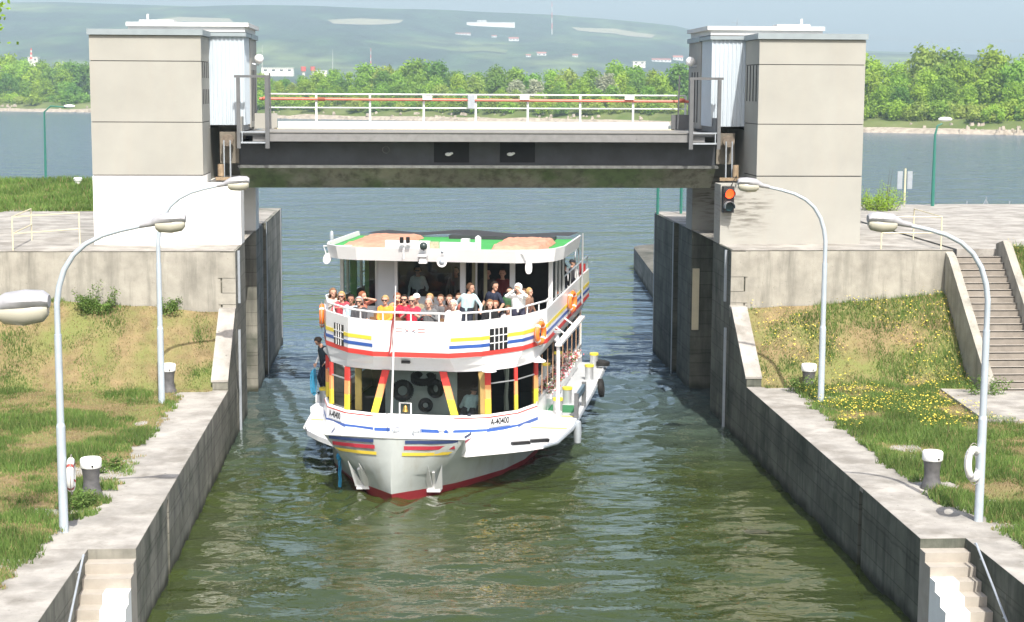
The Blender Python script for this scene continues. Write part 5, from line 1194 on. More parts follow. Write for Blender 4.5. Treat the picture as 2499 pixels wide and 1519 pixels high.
# ================================================================== PEOPLE
def capsule(mb, p0, r0, p1, r1, n=12):
    p0, p1 = Vector(p0), Vector(p1); d = p1 - p0
    if d.length < 1e-5: mb.ball(p0, r0, n, 8); return
    d.normalize(); pts = []; rs = []
    for k in range(5): a = math.pi / 2 * (1 - k / 4); pts.append(p0 - d * r0 * math.sin(a)); rs.append(max(.001, r0 * math.cos(a)))
    for k in range(5): a = math.pi / 2 * k / 4; pts.append(p1 + d * r1 * math.sin(a)); rs.append(max(.001, r1 * math.cos(a)))
    mb.tube(pts, rs, n)
def ik(a, b, l1, l2, pole):
    a, b = Vector(a), Vector(b); d = b - a; L_ = d.length; L2 = min(L_, (l1 + l2) * .995); d.normalize(); b = a + d * L2
    x = (l1 * l1 - l2 * l2 + L2 * L2) / (2 * L2); h = math.sqrt(max(0, l1 * l1 - x * x)); p = Vector(pole); p = (p - d * p.dot(d)).normalized()
    return a + d * x + p * h, b
def figure(hip, sh, head, hl, hr, fl, fr, pl=((-.6, .5, -.6), (.6, .5, -.6)), kn=(0, -1, .35), fdir=None, hdir=None, look=(0, -1, 0), wide=1.0):
    """prims (p0,r0,p1,r1,label): 0 skin 1 top 2 trousers 3 shoes 4 forearm"""
    P = []; hip, sh, head = Vector(hip), Vector(sh), Vector(head); ax = (sh - hip).normalized(); sx = Vector((1, 0, 0)) * wide
    for s in (-1, 1):
        P.append((hip + sx * s * .085, .125, hip + ax * .14 + sx * s * .075, .115, 2))
        P.append((hip + ax * .16 + sx * s * .07, .115, hip + ax * .40 + sx * s * .085, .118, 1))
        P.append((hip + ax * .40 + sx * s * .08, .115, sh + sx * s * .125, .075, 1))
    P.append((hip + ax * .1, .11, hip + ax * .42, .12, 1)); P.append((sh, .07, sh.lerp(head, .45), .055, 0))
    lk = Vector(look).normalized(); rx = lk.cross(Vector((0, 0, 1))).normalized(); up_ = rx.cross(lk)
    c = head
    P += [(c + up_ * .035 + lk * -.015, .098, c + up_ * .03 + lk * .015, .09, 0), (c - up_ * .02 + lk * .02, .078, c - up_ * .075 + lk * .05, .05, 0),
          (c + lk * .098 + up_ * .005, .012, c + lk * .118 - up_ * .028, .017, 0)]
    for s in (-1, 1): P.append((c + rx * s * .092 + up_ * .01, .018, c + rx * s * .09 - up_ * .025, .013, 0))
    for s, hnd, ft, po in ((-1, hl, fl, pl[0]), (1, hr, fr, pl[1])):
        a = sh + sx * s * .17 - Vector((0, 0, .02)); el, wr = ik(a, hnd, .29, .26, po)
        P.append((a, .068, el, .046, 5)); P.append((el, .045, wr, .032, 4))
        d = (wr - el).normalized() if hdir is None else Vector(hdir[0 if s < 0 else 1]).normalized(); side = d.cross(Vector((0, 0, 1))); side = side.normalized() if side.length > .1 else Vector((1, 0, 0)); nrm = side.cross(d)
        for k in (-1, 0, 1): P.append((wr + side * k * .018, .017, wr + d * .075 + side * k * .024, .014, 0))
        for k, ln_ in zip((-1.5, -.5, .5, 1.5), (.052, .066, .072, .058)):
            q0 = wr + d * .08 + side * k * .021; q1 = q0 + (d - nrm * .25).normalized() * ln_ * .55; q2 = q1 + (d - nrm * .9).normalized() * ln_ * .45
            P.append((q0, .0095, q1, .009, 0)); P.append((q1, .009, q2, .008, 0))
        t0 = wr + d * .025 - side * s * .03; t1 = t0 + (d * .7 - side * s * .7).normalized() * .04; P.append((t0, .012, t1, .0105, 0)); P.append((t1, .0105, t1 + d * .03 - nrm * .01, .009, 0))
        hj = hip + sx * s * .10 - Vector((0, 0, .02)); kn_, an = ik(hj, Vector(ft) + Vector((0, 0, .08)), .43, .43, kn)
        P.append((hj, .098, kn_, .062, 2)); P.append((kn_, .064, an, .045, 2))
        fd = Vector(fdir or (s * .2, -1, 0)).normalized(); P.append((an - Vector((0, 0, .035)), .042, Vector(ft) + fd * .15 + Vector((0, 0, .03)), .03, 3))
    return P
def sdf_label(C, P):
    best = np.full(len(C), 1e9); lab = np.zeros(len(C), int)
    for p0, r0, p1, r1, l in P:
        a = np.array(p0); b = np.array(p1); d = b - a; t = np.clip(((C - a) @ d) / max(1e-9, d @ d), 0, 1)
        s = np.linalg.norm(C - a - t[:, None] * d, axis=1) - (r0 + (r1 - r0) * t); m = s < best; best[m] = s[m]; lab[m] = l
    return lab
PLAIN = mat('skin', (.52, .30, .21), .6, var=.05)
def body_mesh(name, P):
    mb = MB()
    for p0, r0, p1, r1, l in P: capsule(mb, p0, r0, p1, r1)
    o = mb.build(name, PLAIN, origin=(0, 0, 0)); md = o.modifiers.new('r', 'REMESH'); md.mode = 'VOXEL'; md.voxel_size = .0105
    sm = o.modifiers.new('s', 'SMOOTH'); sm.factor = .5; sm.iterations = 2
    dg = bpy.context.evaluated_depsgraph_get(); dg.update(); me = bpy.data.meshes.new_from_object(o.evaluated_get(dg)); old = o.data
    bpy.data.objects.remove(o); bpy.data.meshes.remove(old); me.name = name
    n = len(me.polygons); C = np.empty(n * 3, np.float32); me.polygons.foreach_get('center', C)
    me.materials.clear()
    for k in range(6): me.materials.append(PLAIN)
    me.polygons.foreach_set('material_index', sdf_label(C.reshape(-1, 3), P).astype(np.int32)); me.polygons.foreach_set('use_smooth', np.ones(n, bool)); me.update()
    return me
SIT = dict(hip=(0, 0, .50), sh=(0, .03, .98), head=(0, -.01, 1.20), fl=(-.12, -.42, 0), fr=(.12, -.42, 0))
STD = dict(hip=(0, 0, .92), sh=(0, 0, 1.40), head=(0, -.02, 1.62), fl=(-.11, 0, 0), fr=(.11, .02, 0))
POSES = {
    'lap': (dict(SIT, hl=(-.07, -.30, .62), hr=(.06, -.33, .63)), (0, -1, 0)),
    'rail': (dict(SIT, sh=(0, -.05, .98), head=(0, -.10, 1.20), hl=(-.10, -.42, .88), hr=(.12, -.40, .88)), (0, -1, 0)),
    'face': (dict(SIT, sh=(.03, .02, .98), head=(.05, -.03, 1.20), hl=(-.09, -.28, .62), hr=(.12, -.17, 1.14), look=(.35, -1, 0)), (.35, -1, 0)),
    'lean': (dict(STD, sh=(.07, -.02, 1.38), head=(.12, -.03, 1.60), hl=(-.32, -.06, .98), hr=(.45, -.28, 1.02), look=(.9, -.3, -.05)), (.9, -.3, -.05)),
    'camera': (dict(STD, sh=(0, -.03, 1.40), head=(0, -.05, 1.62), hl=(-.09, -.27, 1.58), hr=(.06, -.28, 1.60), pl=((-.8, .1, -.7), (.8, .1, -.7)), look=(-.15, -1, -.1)), (-.15, -1, -.1)),
    'stand': (dict(STD, hl=(-.27, -.08, .86), hr=(.26, -.14, .90)), (0, -1, 0)),
    'down': (dict(STD, hip=(.03, .02, .91), sh=(.0, -.05, 1.39), head=(-.02, -.17, 1.59), hl=(-.20, -.16, .92), hr=(.24, -.10, .98), look=(-.2, -.75, -.7), fl=(-.08, .0, 0), fr=(.10, .05, 0)), (-.2, -.75, -.7)),
    'back': (dict(SIT, hip=(0, 0, .5), sh=(.08, .16, .92), head=(.12, .24, 1.10), hl=(-.12, .42, .66), hr=(.25, .42, .66), pl=((-.6, -.5, -.6), (.6, -.5, -.6)), look=(.2, 1, -.3)), (.2, 1, -.3)),
}
PM = {k: (body_mesh('person_' + k, figure(**v[0])), Vector(v[0]['head']), Vector(v[1]).normalized()) for k, v in POSES.items()}
def hair_mesh(style, seed):
    """hair as a shell round the origin, face towards -Y"""
    r = random.Random(seed); mb = MB(); n = 26; rings = []; long_ = {'short': 0, 'bob': .10, 'long': .24, 'fringe': 0, 'cap': 0, 'scarf': .06}[style]; K = 10 + (4 if long_ else 0)
    for i in range(K + 1):
        ring = []
        for j in range(n):
            a = 2 * math.pi * j / n - math.pi / 2; front = max(0, math.cos(a + math.pi / 2)); side = abs(math.sin(a + math.pi / 2))
            T = math.radians(112 if front < .25 else 112 - 62 * min(1, (front - .25) / .35)) if style != 'cap' else math.radians(84)
            if style == 'scarf': T = math.radians(118 if front < .6 else 62)
            t = T * min(1, i / 10); fz = 0
            if i > 10: fz = -long_ * (i - 10) / 4 * (1 if front < .3 else 0)
            rr_ = 1.0 + .05 * noise.noise(Vector((math.cos(a) * 2.5, math.sin(a) * 2.5, t * 2 + seed))) * (0 if style in ('cap', 'scarf') else 1.6)
            fl_ = 1 + (.25 * (i - 10) / 4 if i > 10 and front < .3 else 0) * (1 if style != 'scarf' else .4)
            ring.append((.112 * rr_ * fl_ * math.sin(max(.03, t)) * math.cos(a), (.120 * rr_ * fl_ * math.sin(max(.03, t)) * math.sin(a)) + .008, .125 * rr_ * math.cos(t) + .022 + fz))
        rings.append(ring)
    mb.loft(rings)
    if style == 'cap':
        mb.add([(x, y, z) for (x, y, z) in [(-.085, -.08, .05), (.085, -.08, .05), (.06, -.19, .03), (-.06, -.19, .03)]], [(0, 1, 2, 3)])
    me = bpy.data.meshes.new('hair'); me.from_pydata(mb.v, [], mb.f); me.polygons.foreach_set('use_smooth', [True] * len(me.polygons)); me.materials.append(PLAIN); return me
HM = {(s, k): hair_mesh(s, k) for s in ('short', 'bob', 'long', 'cap', 'scarf') for k in (1, 2)}
em = MB(); em.ball((0, 0, 0), (.013, .007, .009), 8, 6); EYEM = bpy.data.meshes.new('eye'); EYEM.from_pydata(em.v, [], em.f); EYEM.materials.append(BLACK)
gm = MB()
gm.add([(sx_ * x, -.112 + .004 * abs(x) * 10, z) for sx_ in (1,) for (x, z) in ((-.07, .03), (-.008, .03), (-.012, -.008), (-.06, -.008), (.008, .03), (.07, .03), (.06, -.008), (.012, -.008))], [(0, 1, 2, 3), (4, 5, 6, 7), (1, 4, 7, 2)])
gm.add([(-.07, -.084, .03), (-.07, -.084, .018), (-.10, 0, .03), (-.10, 0, .02)], [(0, 1, 3, 2)]); gm.f.append((0, 3, 9, 8)); gm.m.append(0)
gm.add([(.07, -.084, .03), (.07, -.084, .018), (.10, 0, .03), (.10, 0, .02)], [(0, 1, 3, 2)]); gm.f.append((5, 6, 13, 12)); gm.m.append(0)
SGM = bpy.data.meshes.new('sunglasses'); SGM.from_pydata(gm.v, [], gm.f); SGM.materials.append(BLACK)
mm = MB(); mm.ball((0, 0, 0), (.022, .006, .005), 8, 5); MOM = bpy.data.meshes.new('mouth'); MOM.from_pydata(mm.v, [], mm.f); MOM.materials.append(mat('lips', (.36, .12, .10), .5))
CM = {}
def cm(c, nm='cloth'):
    if c not in CM: CM[c] = mat('%s_%d' % (nm, len(CM)), c, .85, var=.12, scale=9, spec=.15)
    return CM[c]
SK = [(.56, .33, .24), (.48, .27, .19), (.36, .19, .13), (.62, .40, .31)]
HC = dict(brown=(.085, .045, .025), dark=(.02, .015, .012), grey=(.34, .33, .32), white=(.75, .73, .70), blond=(.42, .28, .12), red=(.24, .09, .045), lbrown=(.22, .12, .06), capw=(.82, .82, .80), capk=(.03, .03, .035))
def person(loc, rz, pose, label, top, trousers=(.04, .045, .06), hair=('short', 'brown'), skin=0, sleeve=True, glasses=False, sc=1.0, group=None, shoes=(.02, .02, .02), arm=None):
    me, hd, lk = PM[pose]
    o = bpy.data.objects.new('person', me); COL.objects.link(o); o.location = loc; o.rotation_euler = (0, 0, rz); o.scale = (sc, sc, sc)
    tag(o, label, 'person', group)
    for k, c in enumerate((SK[skin], top, trousers, shoes, arm or (top if sleeve else SK[skin]), arm or top)):
        o.material_slots[k].link = 'OBJECT'; o.material_slots[k].material = cm(c)
    q = (-lk).to_track_quat('Y', 'Z')
    def child(nm, mesh, off, col=None):
        c = bpy.data.objects.new(nm, mesh); COL.objects.link(c); c.parent = o; c.rotation_mode = 'QUATERNION'; c.rotation_quaternion = q; c.location = hd + q @ Vector(off)
        if col is not None: c.material_slots[0].link = 'OBJECT'; c.material_slots[0].material = cm(col)
        return c
    if hair: child('hair' if hair[0] not in ('cap', 'scarf') else 'cap' if hair[0] == 'cap' else 'headscarf', HM[(hair[0], 1 + len(label) % 2)], (0, 0, .0), HC[hair[1]])
    if glasses: child('sunglasses', SGM, (0, 0, .0))
    else:
        for s in (-1, 1): child('eye', EYEM, (s * .034, -.098, .014))
    child('mouth', MOM, (0, -.094, -.052))
    return o
FD = 3.40
def seat(px, py, u_guess, pose, label, top, turn=0, zf=FD, hz=1.20, **k):
    """place a figure on the boat so that its head stands where that head is seen"""
    c = bz(px, py, zf + hz * k.get('sc', 1.0)); rz = -HD + turn
    hd = PM[pose][1]; off = Matrix.Rotation(rz, 3, 'Z') @ Vector((hd.x, hd.y, 0)); w = BM @ Vector((c.x, c.y, zf)); loc = w - off
    return person(loc, rz, pose, label, top, **k)
def bench(v0, v1, u, zf=FD, label='', back=True):
    root = empty('bench', BL((v0 + v1) / 2, u, zf), -HD, label, 'bench', 'benches on the open front deck'); M_ = mat('bench_wood', (.20, .11, .05), .6)
    q = MB(); q.v = []; c = BL((v0 + v1) / 2, u, zf + .36); q.obox(c, bdir((v1 - v0) / 2, 0), bdir(0, .19), (0, 0, .02)); q.build('seat', M_, root)
    q = MB(); c = BL((v0 + v1) / 2, u + .24, zf + .62); q.obox(c, bdir((v1 - v0) / 2, 0), bdir(0, .015), (0, 0, .12)); q.build('backrest', M_, root)
    for v in (v0 + .1, v1 - .1):
        q = MB(); q.obox(BL(v, u, zf + .17), bdir(.03, 0), bdir(0, .17), (0, 0, .17)); q.build('leg', GREYST, root)
bench(-1.55, .55, 3.9, label='wooden bench on the front deck behind the bulwark emblem'); bench(-1.7, .55, 5.0, label='wooden bench on the front deck, second row'); bench(1.55, 2.45, 4.4, label='short wooden bench on the right front deck')
A = [
 (228, 395, 'rail', 'woman with long light brown hair at the far left corner of the front deck', (.45, .42, .38), dict(hair=('long', 'lbrown'), turn=.5, sleeve=True)),
 (270, 412, 'rail', 'blonde woman with sunglasses in a pinkish red top, second from the left', (.50, .07, .09), dict(hair=('bob', 'blond'), glasses=True, sleeve=False)),
 (318, 428, 'lap', 'dark-haired person in a pale blue jacket on the left front deck', (.42, .50, .55), dict(hair=('short', 'dark'), skin=2)),
 (357, 438, 'lap', 'person with grey hair and sunglasses in a dark grey jacket on the left front deck', (.07, .07, .075), dict(hair=('bob', 'grey'), glasses=True, trousers=(.2, .2, .2))),
 (374, 394, 'face', 'red-haired person in a salmon top turned towards the cabin window', (.60, .22, .15), dict(hair=('short', 'red'), turn=.9, sleeve=False, hz=1.30)),
 (486, 432, 'lap', 'person with short blond hair and sunglasses in a bright orange jacket', (.80, .30, .05), dict(hair=('short', 'blond'), glasses=True, trousers=(.5, .06, .06))),
 (546, 412, 'face', 'person with reddish brown hair in a peach shirt behind the flag mast', (.70, .32, .16), dict(hair=('short', 'red'), hz=1.24)),
 (580, 428, 'rail', 'dark-haired woman with sunglasses in a red top next to the bald man', (.60, .03, .06), dict(hair=('bob', 'dark'), glasses=True)),
 (618, 434, 'rail', 'bald man with sunglasses in a red short-sleeved shirt', (.62, .04, .07), dict(hair=None, glasses=True, sleeve=False, sc=1.04)),
 (640, 408, 'lap', 'person in a white cap seated behind the bald man', (.25, .22, .15), dict(hair=('cap', 'capw'), hz=1.28)),
 (700, 446, 'rail', 'grey-haired man with glasses in a grey checked jacket', (.15, .155, .16), dict(hair=('short', 'grey'), glasses=False)),
 (706, 412, 'lap', 'blond person seated behind the grey-haired man', (.12, .10, .09), dict(hair=('bob', 'blond'), hz=1.26)),
 (760, 428, 'lap', 'man with short brown hair in a dark grey shirt, seated mid deck', (.12, .12, .125), dict(hair=('short', 'brown'))),
 (803, 422, 'lap', 'brown-haired woman in a dark top with an ochre scarf, seated mid deck', (.10, .06, .05), dict(hair=('long', 'brown'), hz=1.24)),
 (822, 462, 'lap', 'white-haired person in a white jacket low behind the bulwark', (.82, .82, .82), dict(hair=('short', 'white'), skin=3, trousers=(.7, .7, .7), hz=1.16)),
 (850, 414, 'lap', 'brown-haired woman half hidden behind the man in the light blue shirt', (.30, .10, .08), dict(hair=('bob', 'brown'), hz=1.24)),
 (1003, 462, 'lap', 'woman with long curly light brown hair in a black top near the right railing', (.02, .02, .022), dict(hair=('long', 'lbrown'), turn=.2, hz=1.15)),
 (1030, 470, 'rail', 'girl with light brown hair leaning on the railing beside the curly-haired woman', (.05, .05, .06), dict(hair=('long', 'red'), hz=1.10, sc=.92)),
 (1092, 476, 'rail', 'fair-haired child at the railing in a pale striped top', (.5, .45, .45), dict(hair=('bob', 'blond'), sc=.85, hz=1.2)),
]
for px, py, pose, lab, top, k in A: seat(px, py, 0, pose, lab, top, **k)
B = [
 (907, 368, 'lean', 'standing man in a light blue shirt looking to the right over the railing', (.46, .62, .64), dict(hair=('short', 'brown'), skin=1, trousers=(.03, .035, .05))),
 (1027, 360, 'lean', 'standing man in a dark navy T-shirt leaning in the cabin doorway', (.025, .03, .05), dict(hair=('short', 'dark'), skin=1, sleeve=False, turn=-.4)),
 (1143, 372, 'camera', 'woman in a white headscarf and white top taking a picture at the railing', (.80, .79, .76), dict(hair=('scarf', 'capw'), trousers=(.05, .05, .08))),
 (1214, 396, 'stand', 'woman with sunglasses and brown jacket at the right end of the front deck', (.13, .065, .05), dict(hair=('long', 'brown'), glasses=True, turn=-.5)),
 (1246, 392, 'stand', 'blonde woman in a brown jacket facing right at the corner of the bulwark', (.22, .13, .09), dict(hair=('long', 'blond'), turn=1.2)),
 (992, 330, 'stand', 'dark-haired passenger standing inside the cabin behind the man in navy', (.06, .05, .05), dict(hair=('short', 'dark'), skin=1)),
 (1066, 335, 'stand', 'passenger in a dark red top standing inside the right cabin doorway', (.14, .03, .03), dict(hair=('short', 'brown'))),
 (1100, 388, 'stand', 'short passenger in a green top beside the woman with the camera', (.05, .12, .06), dict(hair=('bob', 'dark'), sc=.88)),
 (648, 308, 'stand', 'helmsman in a pale blue shirt behind the wheelhouse window', (.50, .58, .64), dict(hair=('short', 'dark'), glasses=True)),
 (835, 335, 'stand', 'crew member in a grey shirt dim behind the right side of the wheelhouse window', (.22, .20, .20), dict(hair=('short', 'brown'))),
]
for px, py, pose, lab, top, k in B:
    if 'helmsman' in lab or 'crew' in lab or 'inside' in lab:
        c = bu(px, py, 7.75 if 'inside' in lab else 8.05); rz = -HD + k.pop('turn', 0); w = BM @ Vector((c.x, c.y, c.z - 1.62 * k.get('sc', 1))); person(w if w.z > 3.3 else (w.x, w.y, 3.4), rz, pose, lab, top, **k)
    else:
        if 'corner of the bulwark' in lab or 'right end of the front' in lab:
            c = bu(px, py, 5.1); c.x = min(c.x, 2.75); k['sc'] = (c.z - 3.4) / 1.62; rz = -HD + k.pop('turn', 0); person(BL(c.x - (.12 if 'right end' in lab else 0), 5.1, 3.4), rz, pose, lab, top, **k)
        else: seat(px, py, 0, pose, lab, top, hz=1.62, **k)
# stern passengers under the awning
for px, py, u, lab, top, hair, turn in ((1384, 268, 11.2, 'passenger in black with a black hat under the stern awning, nearer', (.02, .02, .022), ('cap', 'capk'), 1.2), (1452, 278, 13.5, 'passenger with a big dark hat at the stern railing', (.05, .05, .055), ('cap', 'capk'), 1.6),
                             (1404, 325, 10.6, 'passenger in a pale blue shirt at the stern railing', (.42, .5, .55), ('short', 'brown'), 1.4)):
    c = bu(px, py, u); person(BL(min(c.x, 2.95), u, 3.4), -HD + turn, 'stand', lab, top, hair=hair, sc=min(1.06, max(.85, (c.z - 3.4) / 1.62)))
# passenger bending over in the lower saloon, seen from behind
c = bu(890, 955, 3.15); person(BL(c.x, 3.3, 1.18), -HD, 'back', 'person in a pale blue top bending forward behind the lower front window', (.45, .60, .66), hair=('short', 'dark'))
# deckhand on the left side deck
c = bu(175, 866, 7.2); w = BL(-3.66, 7.05, 1.38); st_ = MB(); st_.box(-3.88, -3.4, 6.85, 7.5, 1.151, 1.38); P_('deck_step', st_, BW)
person(w, -HD - .8, 'down', 'deckhand in a dark waistcoat and white shirt leaning over the left side deck', (.035, .05, .06), trousers=(.02, .022, .035), hair=('short', 'dark'), skin=1, arm=(.78, .78, .76), sc=1.0)
q = MB(); b0 = BL(-3.95, 6.9, 2.15)
for k in range(7): q.tube([b0 + Vector((.05 * math.sin(k * 2.1) + .035 * math.sin(a) * (1 + .3 * math.sin(k)), .04 * math.cos(k * 1.7), -.40 + (.36 + .06 * math.sin(k * 5)) * math.cos(a))) for a in [i * math.pi / 9 for i in range(18)]], .013, 5)
tag(q.build('rope_coil', BLUEROPE), 'coil of bright blue rope held at the side of the deckhand', 'rope')
# ================================================================== TREES AND FAR THINGS
def tree_proto(seed, h, wd, low, dens=1.0, shape='round', leaf=.42):
    r = random.Random(seed); Lm = LEAVES[seed % len(LEAVES)]
    tk = MB(); lobes = []
    top = Vector((r.gauss(0, .3), r.gauss(0, .3), h * .82)); tk.tube([Vector((0, 0, -.5)), Vector((r.gauss(0, .15), r.gauss(0, .15), h * .3)), top], [.03 * h * .6, .022 * h * .6, .03], 7)
    nl = int(13 * dens) if shape != 'bush' else 9
    for k in range(nl):
        t = low + (1 - low) * (k + .5) / nl; a = k * 2.4 + r.uniform(-.5, .5)
        env = math.sin(math.pi * min(1, max(.08, (t - low) / (1 - low) * .86 + .12))) ** .7 if shape != 'poplar' else .45 + .3 * math.sin(math.pi * t)
        rad = wd / 2 * env * r.uniform(.5, .95) * (.75 if shape != 'bush' else 1)
        c = Vector((math.cos(a) * rad, math.sin(a) * rad, h * t * .95)); lobes.append((c, wd * r.uniform(.17, .27)))
        if shape != 'bush': tk.tube([Vector((0, 0, h * t * .6)), c * .5 + Vector((0, 0, h * t * .36)), c], [.008 * h, .005 * h, .02], 5)
    lobes.append((Vector((0, 0, h * .9)), wd * .18)); V = []; n = 0
    for c, rr in lobes:
        m = int(62 * dens * (rr / leaf / 2.2) ** 1.3) + 18
        for i in range(m):
            d = Vector((r.gauss(0, 1), r.gauss(0, 1), r.gauss(0, 1) * .8)).normalized(); p = c + d * rr * (r.random() ** .35) * r.uniform(.8, 1.25)
            if p.z < .3: continue
            q = leaf * r.uniform(.45, 1.1); nn = (d + Vector((r.gauss(0, .6), r.gauss(0, .6), r.gauss(.3, .6)))).normalized(); u = nn.orthogonal().normalized(); a = r.random() * 6.28; v = nn.cross(u); u, v = u * math.cos(a) + v * math.sin(a), v * math.cos(a) - u * math.sin(a)
            V += [p - u * q - v * q * .4, p + u * q * .2 - v * q * .7 + nn * q * .15, p + u * q + v * q * .3, p - u * q * .1 + v * q * .75 - nn * q * .1]
    cr = MB(); n = len(V) // 4; cr.v = [tuple(p) for p in V]; cr.f = [(4 * i, 4 * i + 1, 4 * i + 2, 4 * i + 3) for i in range(n)]; cr.m = [0] * n
    def mk(nm, mb_, m):
        me = bpy.data.meshes.new(nm); me.from_pydata(mb_.v, [], mb_.f); me.materials.append(m); return me
    return mk('crown', cr, Lm), (mk('trunk', tk, BARK) if shape != 'bush' else mk('stems', tk, BARK))
LEAVES = [leafmat('leaf_fresh', (.31, .47, .06), .45, .45), leafmat('leaf_mid', (.235, .40, .06), .45, .45), leafmat('leaf_dark', (.17, .32, .06), .45, .45), leafmat('leaf_olive', (.33, .43, .09), .4, .45), leafmat('leaf_silver', (.40, .43, .29), .5, .4)]
TP = {k: tree_proto(*a) for k, a in dict(
    round1=(0, 11, 9.5, .22), round2=(5, 12.5, 9, .25), mid1=(1, 10, 10.5, .18), mid2=(6, 13, 10, .28), dark1=(2, 10.5, 9, .2), dark2=(7, 12, 10, .22), olive=(3, 9, 9, .15), silver=(4, 9, 7, .2), tall=(11, 17, 9.5, .3),
    poplar=(10, 15, 5.5, .15, 1.0, 'poplar'), bush1=(20, 4.2, 6.5, .25, 1.0, 'bush', .34), bush2=(21, 3.6, 5.5, .2, 1.0, 'bush', .33), bush3=(23, 3.2, 6, .2, 1.0, 'bush', .33)).items()}
TLAB = dict(round1='bright green broadleaf tree in the far bank wood', round2='bright green broadleaf tree in the far bank wood', mid1='mid green broad tree in the far bank wood', mid2='mid green broad tree in the far bank wood', dark1='dark green tree in the far bank wood', dark2='dark green tree in the far bank wood',
            olive='olive green low tree in the far bank wood', silver='pale silvery tree standing out in the far bank wood', tall='tall tree rising above the far bank wood', poplar='slender upright tree in the far bank wood',
            bush1='low bush at the edge of the far bank wood', bush2='low bush at the edge of the far bank wood', bush3='low bush at the edge of the far bank wood')
def tree(kind, x, y, z, sc, rz, label=None, cat=None, group='trees of the far bank wood', sz=1.0):
    root = bpy.data.objects.new('bush' if kind.startswith('bush') else 'tree', None); COL.objects.link(root); root.empty_display_size = .5; root.location = (x, y, z); root.rotation_euler = (0, 0, rz); root.scale = (sc, sc, sc * sz)
    tag(root, label or TLAB[kind], cat or ('bush' if kind.startswith('bush') else 'tree'), group)
    for me, nm in zip(TP[kind], ('crown', 'trunk' if not kind.startswith('bush') else 'stems')):
        o = bpy.data.objects.new(nm, me); COL.objects.link(o); o.parent = root
    return root
# target skyline of the wood (photo x -> y of the tree tops)
SKY_ = [(0, 128), (60, 130), (110, 152), (200, 150), (300, 160), (640, 172), (720, 185), (800, 176), (880, 165), (960, 152), (1060, 150), (1130, 152), (1180, 172), (1260, 162), (1340, 172), (1430, 170), (1520, 162), (1600, 160), (1680, 160), (2110, 140), (2180, 130), (2230, 150), (2300, 128), (2370, 112), (2420, 125), (2499, 128)]
def skyline(px):
    if px <= SKY_[0][0]: return SKY_[0][1]
    for (a, b), (c, d) in zip(SKY_[:-1], SKY_[1:]):
        if a <= px <= c: return b + (d - b) * (px - a) / (c - a)
    return SKY_[-1][1]
def tpx(x, Y):
    d = Vector((x, Y, 10)) - CAM; return PW / 2 + PF * d.dot(RT) / d.dot(FW)
tr = random.Random(5); kinds = ['round1', 'round2', 'mid1', 'mid2', 'dark1', 'dark2', 'olive', 'round1', 'mid1', 'round2']
HT = dict(round1=11, round2=12.5, mid1=10, mid2=13, dark1=10.5, dark2=12, olive=9, silver=9, tall=17, poplar=15)
for row, (t0, cnt, f) in enumerate(((74, 70, 1.0), (48, 66, .80), (26, 64, .58))):
    i = 0; px = -60.
    while px < 2600:
        step_m = 6.6 if row < 2 else 6.0
        # walk along the bank in picture order so that spacing is in metres on the ground
        Yb = 500.; x = 0
        for _ in range(12):
            r_ = ray(px, 260); x = CAM.x + r_.x / r_.y * Yb; Yb = bankY(x) + t0
        Yb += tr.uniform(-8, 8); px += step_m * PF / Yb * tr.uniform(.75, 1.3)
        if 560 < px < 640 or 1700 < px < 2080 or 240 < px < 540: continue     # hidden by the towers
        hor = HOR + .0047 * (px - 1249); H = (hor - skyline(px)) / PF * Yb + CAM.z - 4.5
        kd = tr.choice(kinds)
        if row == 0 and tr.random() < .12: kd = tr.choice(['tall', 'poplar', 'tall'])
        if row == 1 and tr.random() < .06: kd = 'silver'
        h_ = H * f * tr.uniform(.86, 1.08); sc = max(.45, h_ / HT[kd])
        tree(kd, x, Yb, 4.0 if row < 2 else 3.2, sc * .97, tr.random() * 6.28, sz=1.0)
px = -40.
while px < 2600:
    Yb = 500.; x = 0; t0 = tr.uniform(7, 24)
    for _ in range(12):
        r_ = ray(px, 290); x = r_.x / r_.y * Yb; Yb = bankY(x) + t0
    px += 2.5 * PF / Yb * tr.uniform(.6, 1.5)
    if 560 < px < 640 or 1700 < px < 2080 or 240 < px < 540: continue
    if noise.noise(Vector((x * .02, 3, 9))) < -.5: continue
    tree(tr.choice(['bush1', 'bush2', 'bush3']), x, Yb, 2.6, tr.uniform(.7, 1.35), tr.random() * 6.28, group='bushes along the far bank')
# single plants near the lock
p = atz(2165, 516, 5.4); root = empty('bush', (p.x - .1, 69.5, 5.2), 0, 'light green feathery bush growing behind the right platform beside the sign', 'bush'); st = MB(); fo = MB(); r = random.Random(8)
for i in range(38):
    a = r.random() * 6.28; q = 1.15 * r.random() ** .6; b0 = Vector((p.x - .1 + math.cos(a) * q * .5, 69.5 + math.sin(a) * q * .5, 5.1)); tp = Vector((p.x - .1 + math.cos(a) * q, 69.5 + math.sin(a) * q, 5.3 + r.uniform(.5, 1.25) * (1.15 - .45 * q)))
    st.tube([b0, b0.lerp(tp, .5) + Vector((0, 0, .08)), tp], [.014, .01, .004], 4)
    for k in range(70):
        c = b0.lerp(tp, r.random() ** .6) + Vector((r.gauss(0, 1), r.gauss(0, 1), r.gauss(0, .8))) * .09; u = Vector((r.gauss(0, 1), r.gauss(0, 1), r.gauss(0, .6))).normalized() * r.uniform(.03, .06); v = u.orthogonal().normalized() * .022; fo.quad(c - u, c - v, c + u, c + v)
for sx in (.25, .38): st.tube([(p.x + sx * .4, 69.5, 5.2), (p.x + sx * .7, 69.5, 6.3), (p.x + sx, 69.5, 7.2)], [.02, .012, .004], 4)
st.build('stems', BARK, root)['kind'] = 'stuff'; fo.build('foliage', LEAVES[0], root)
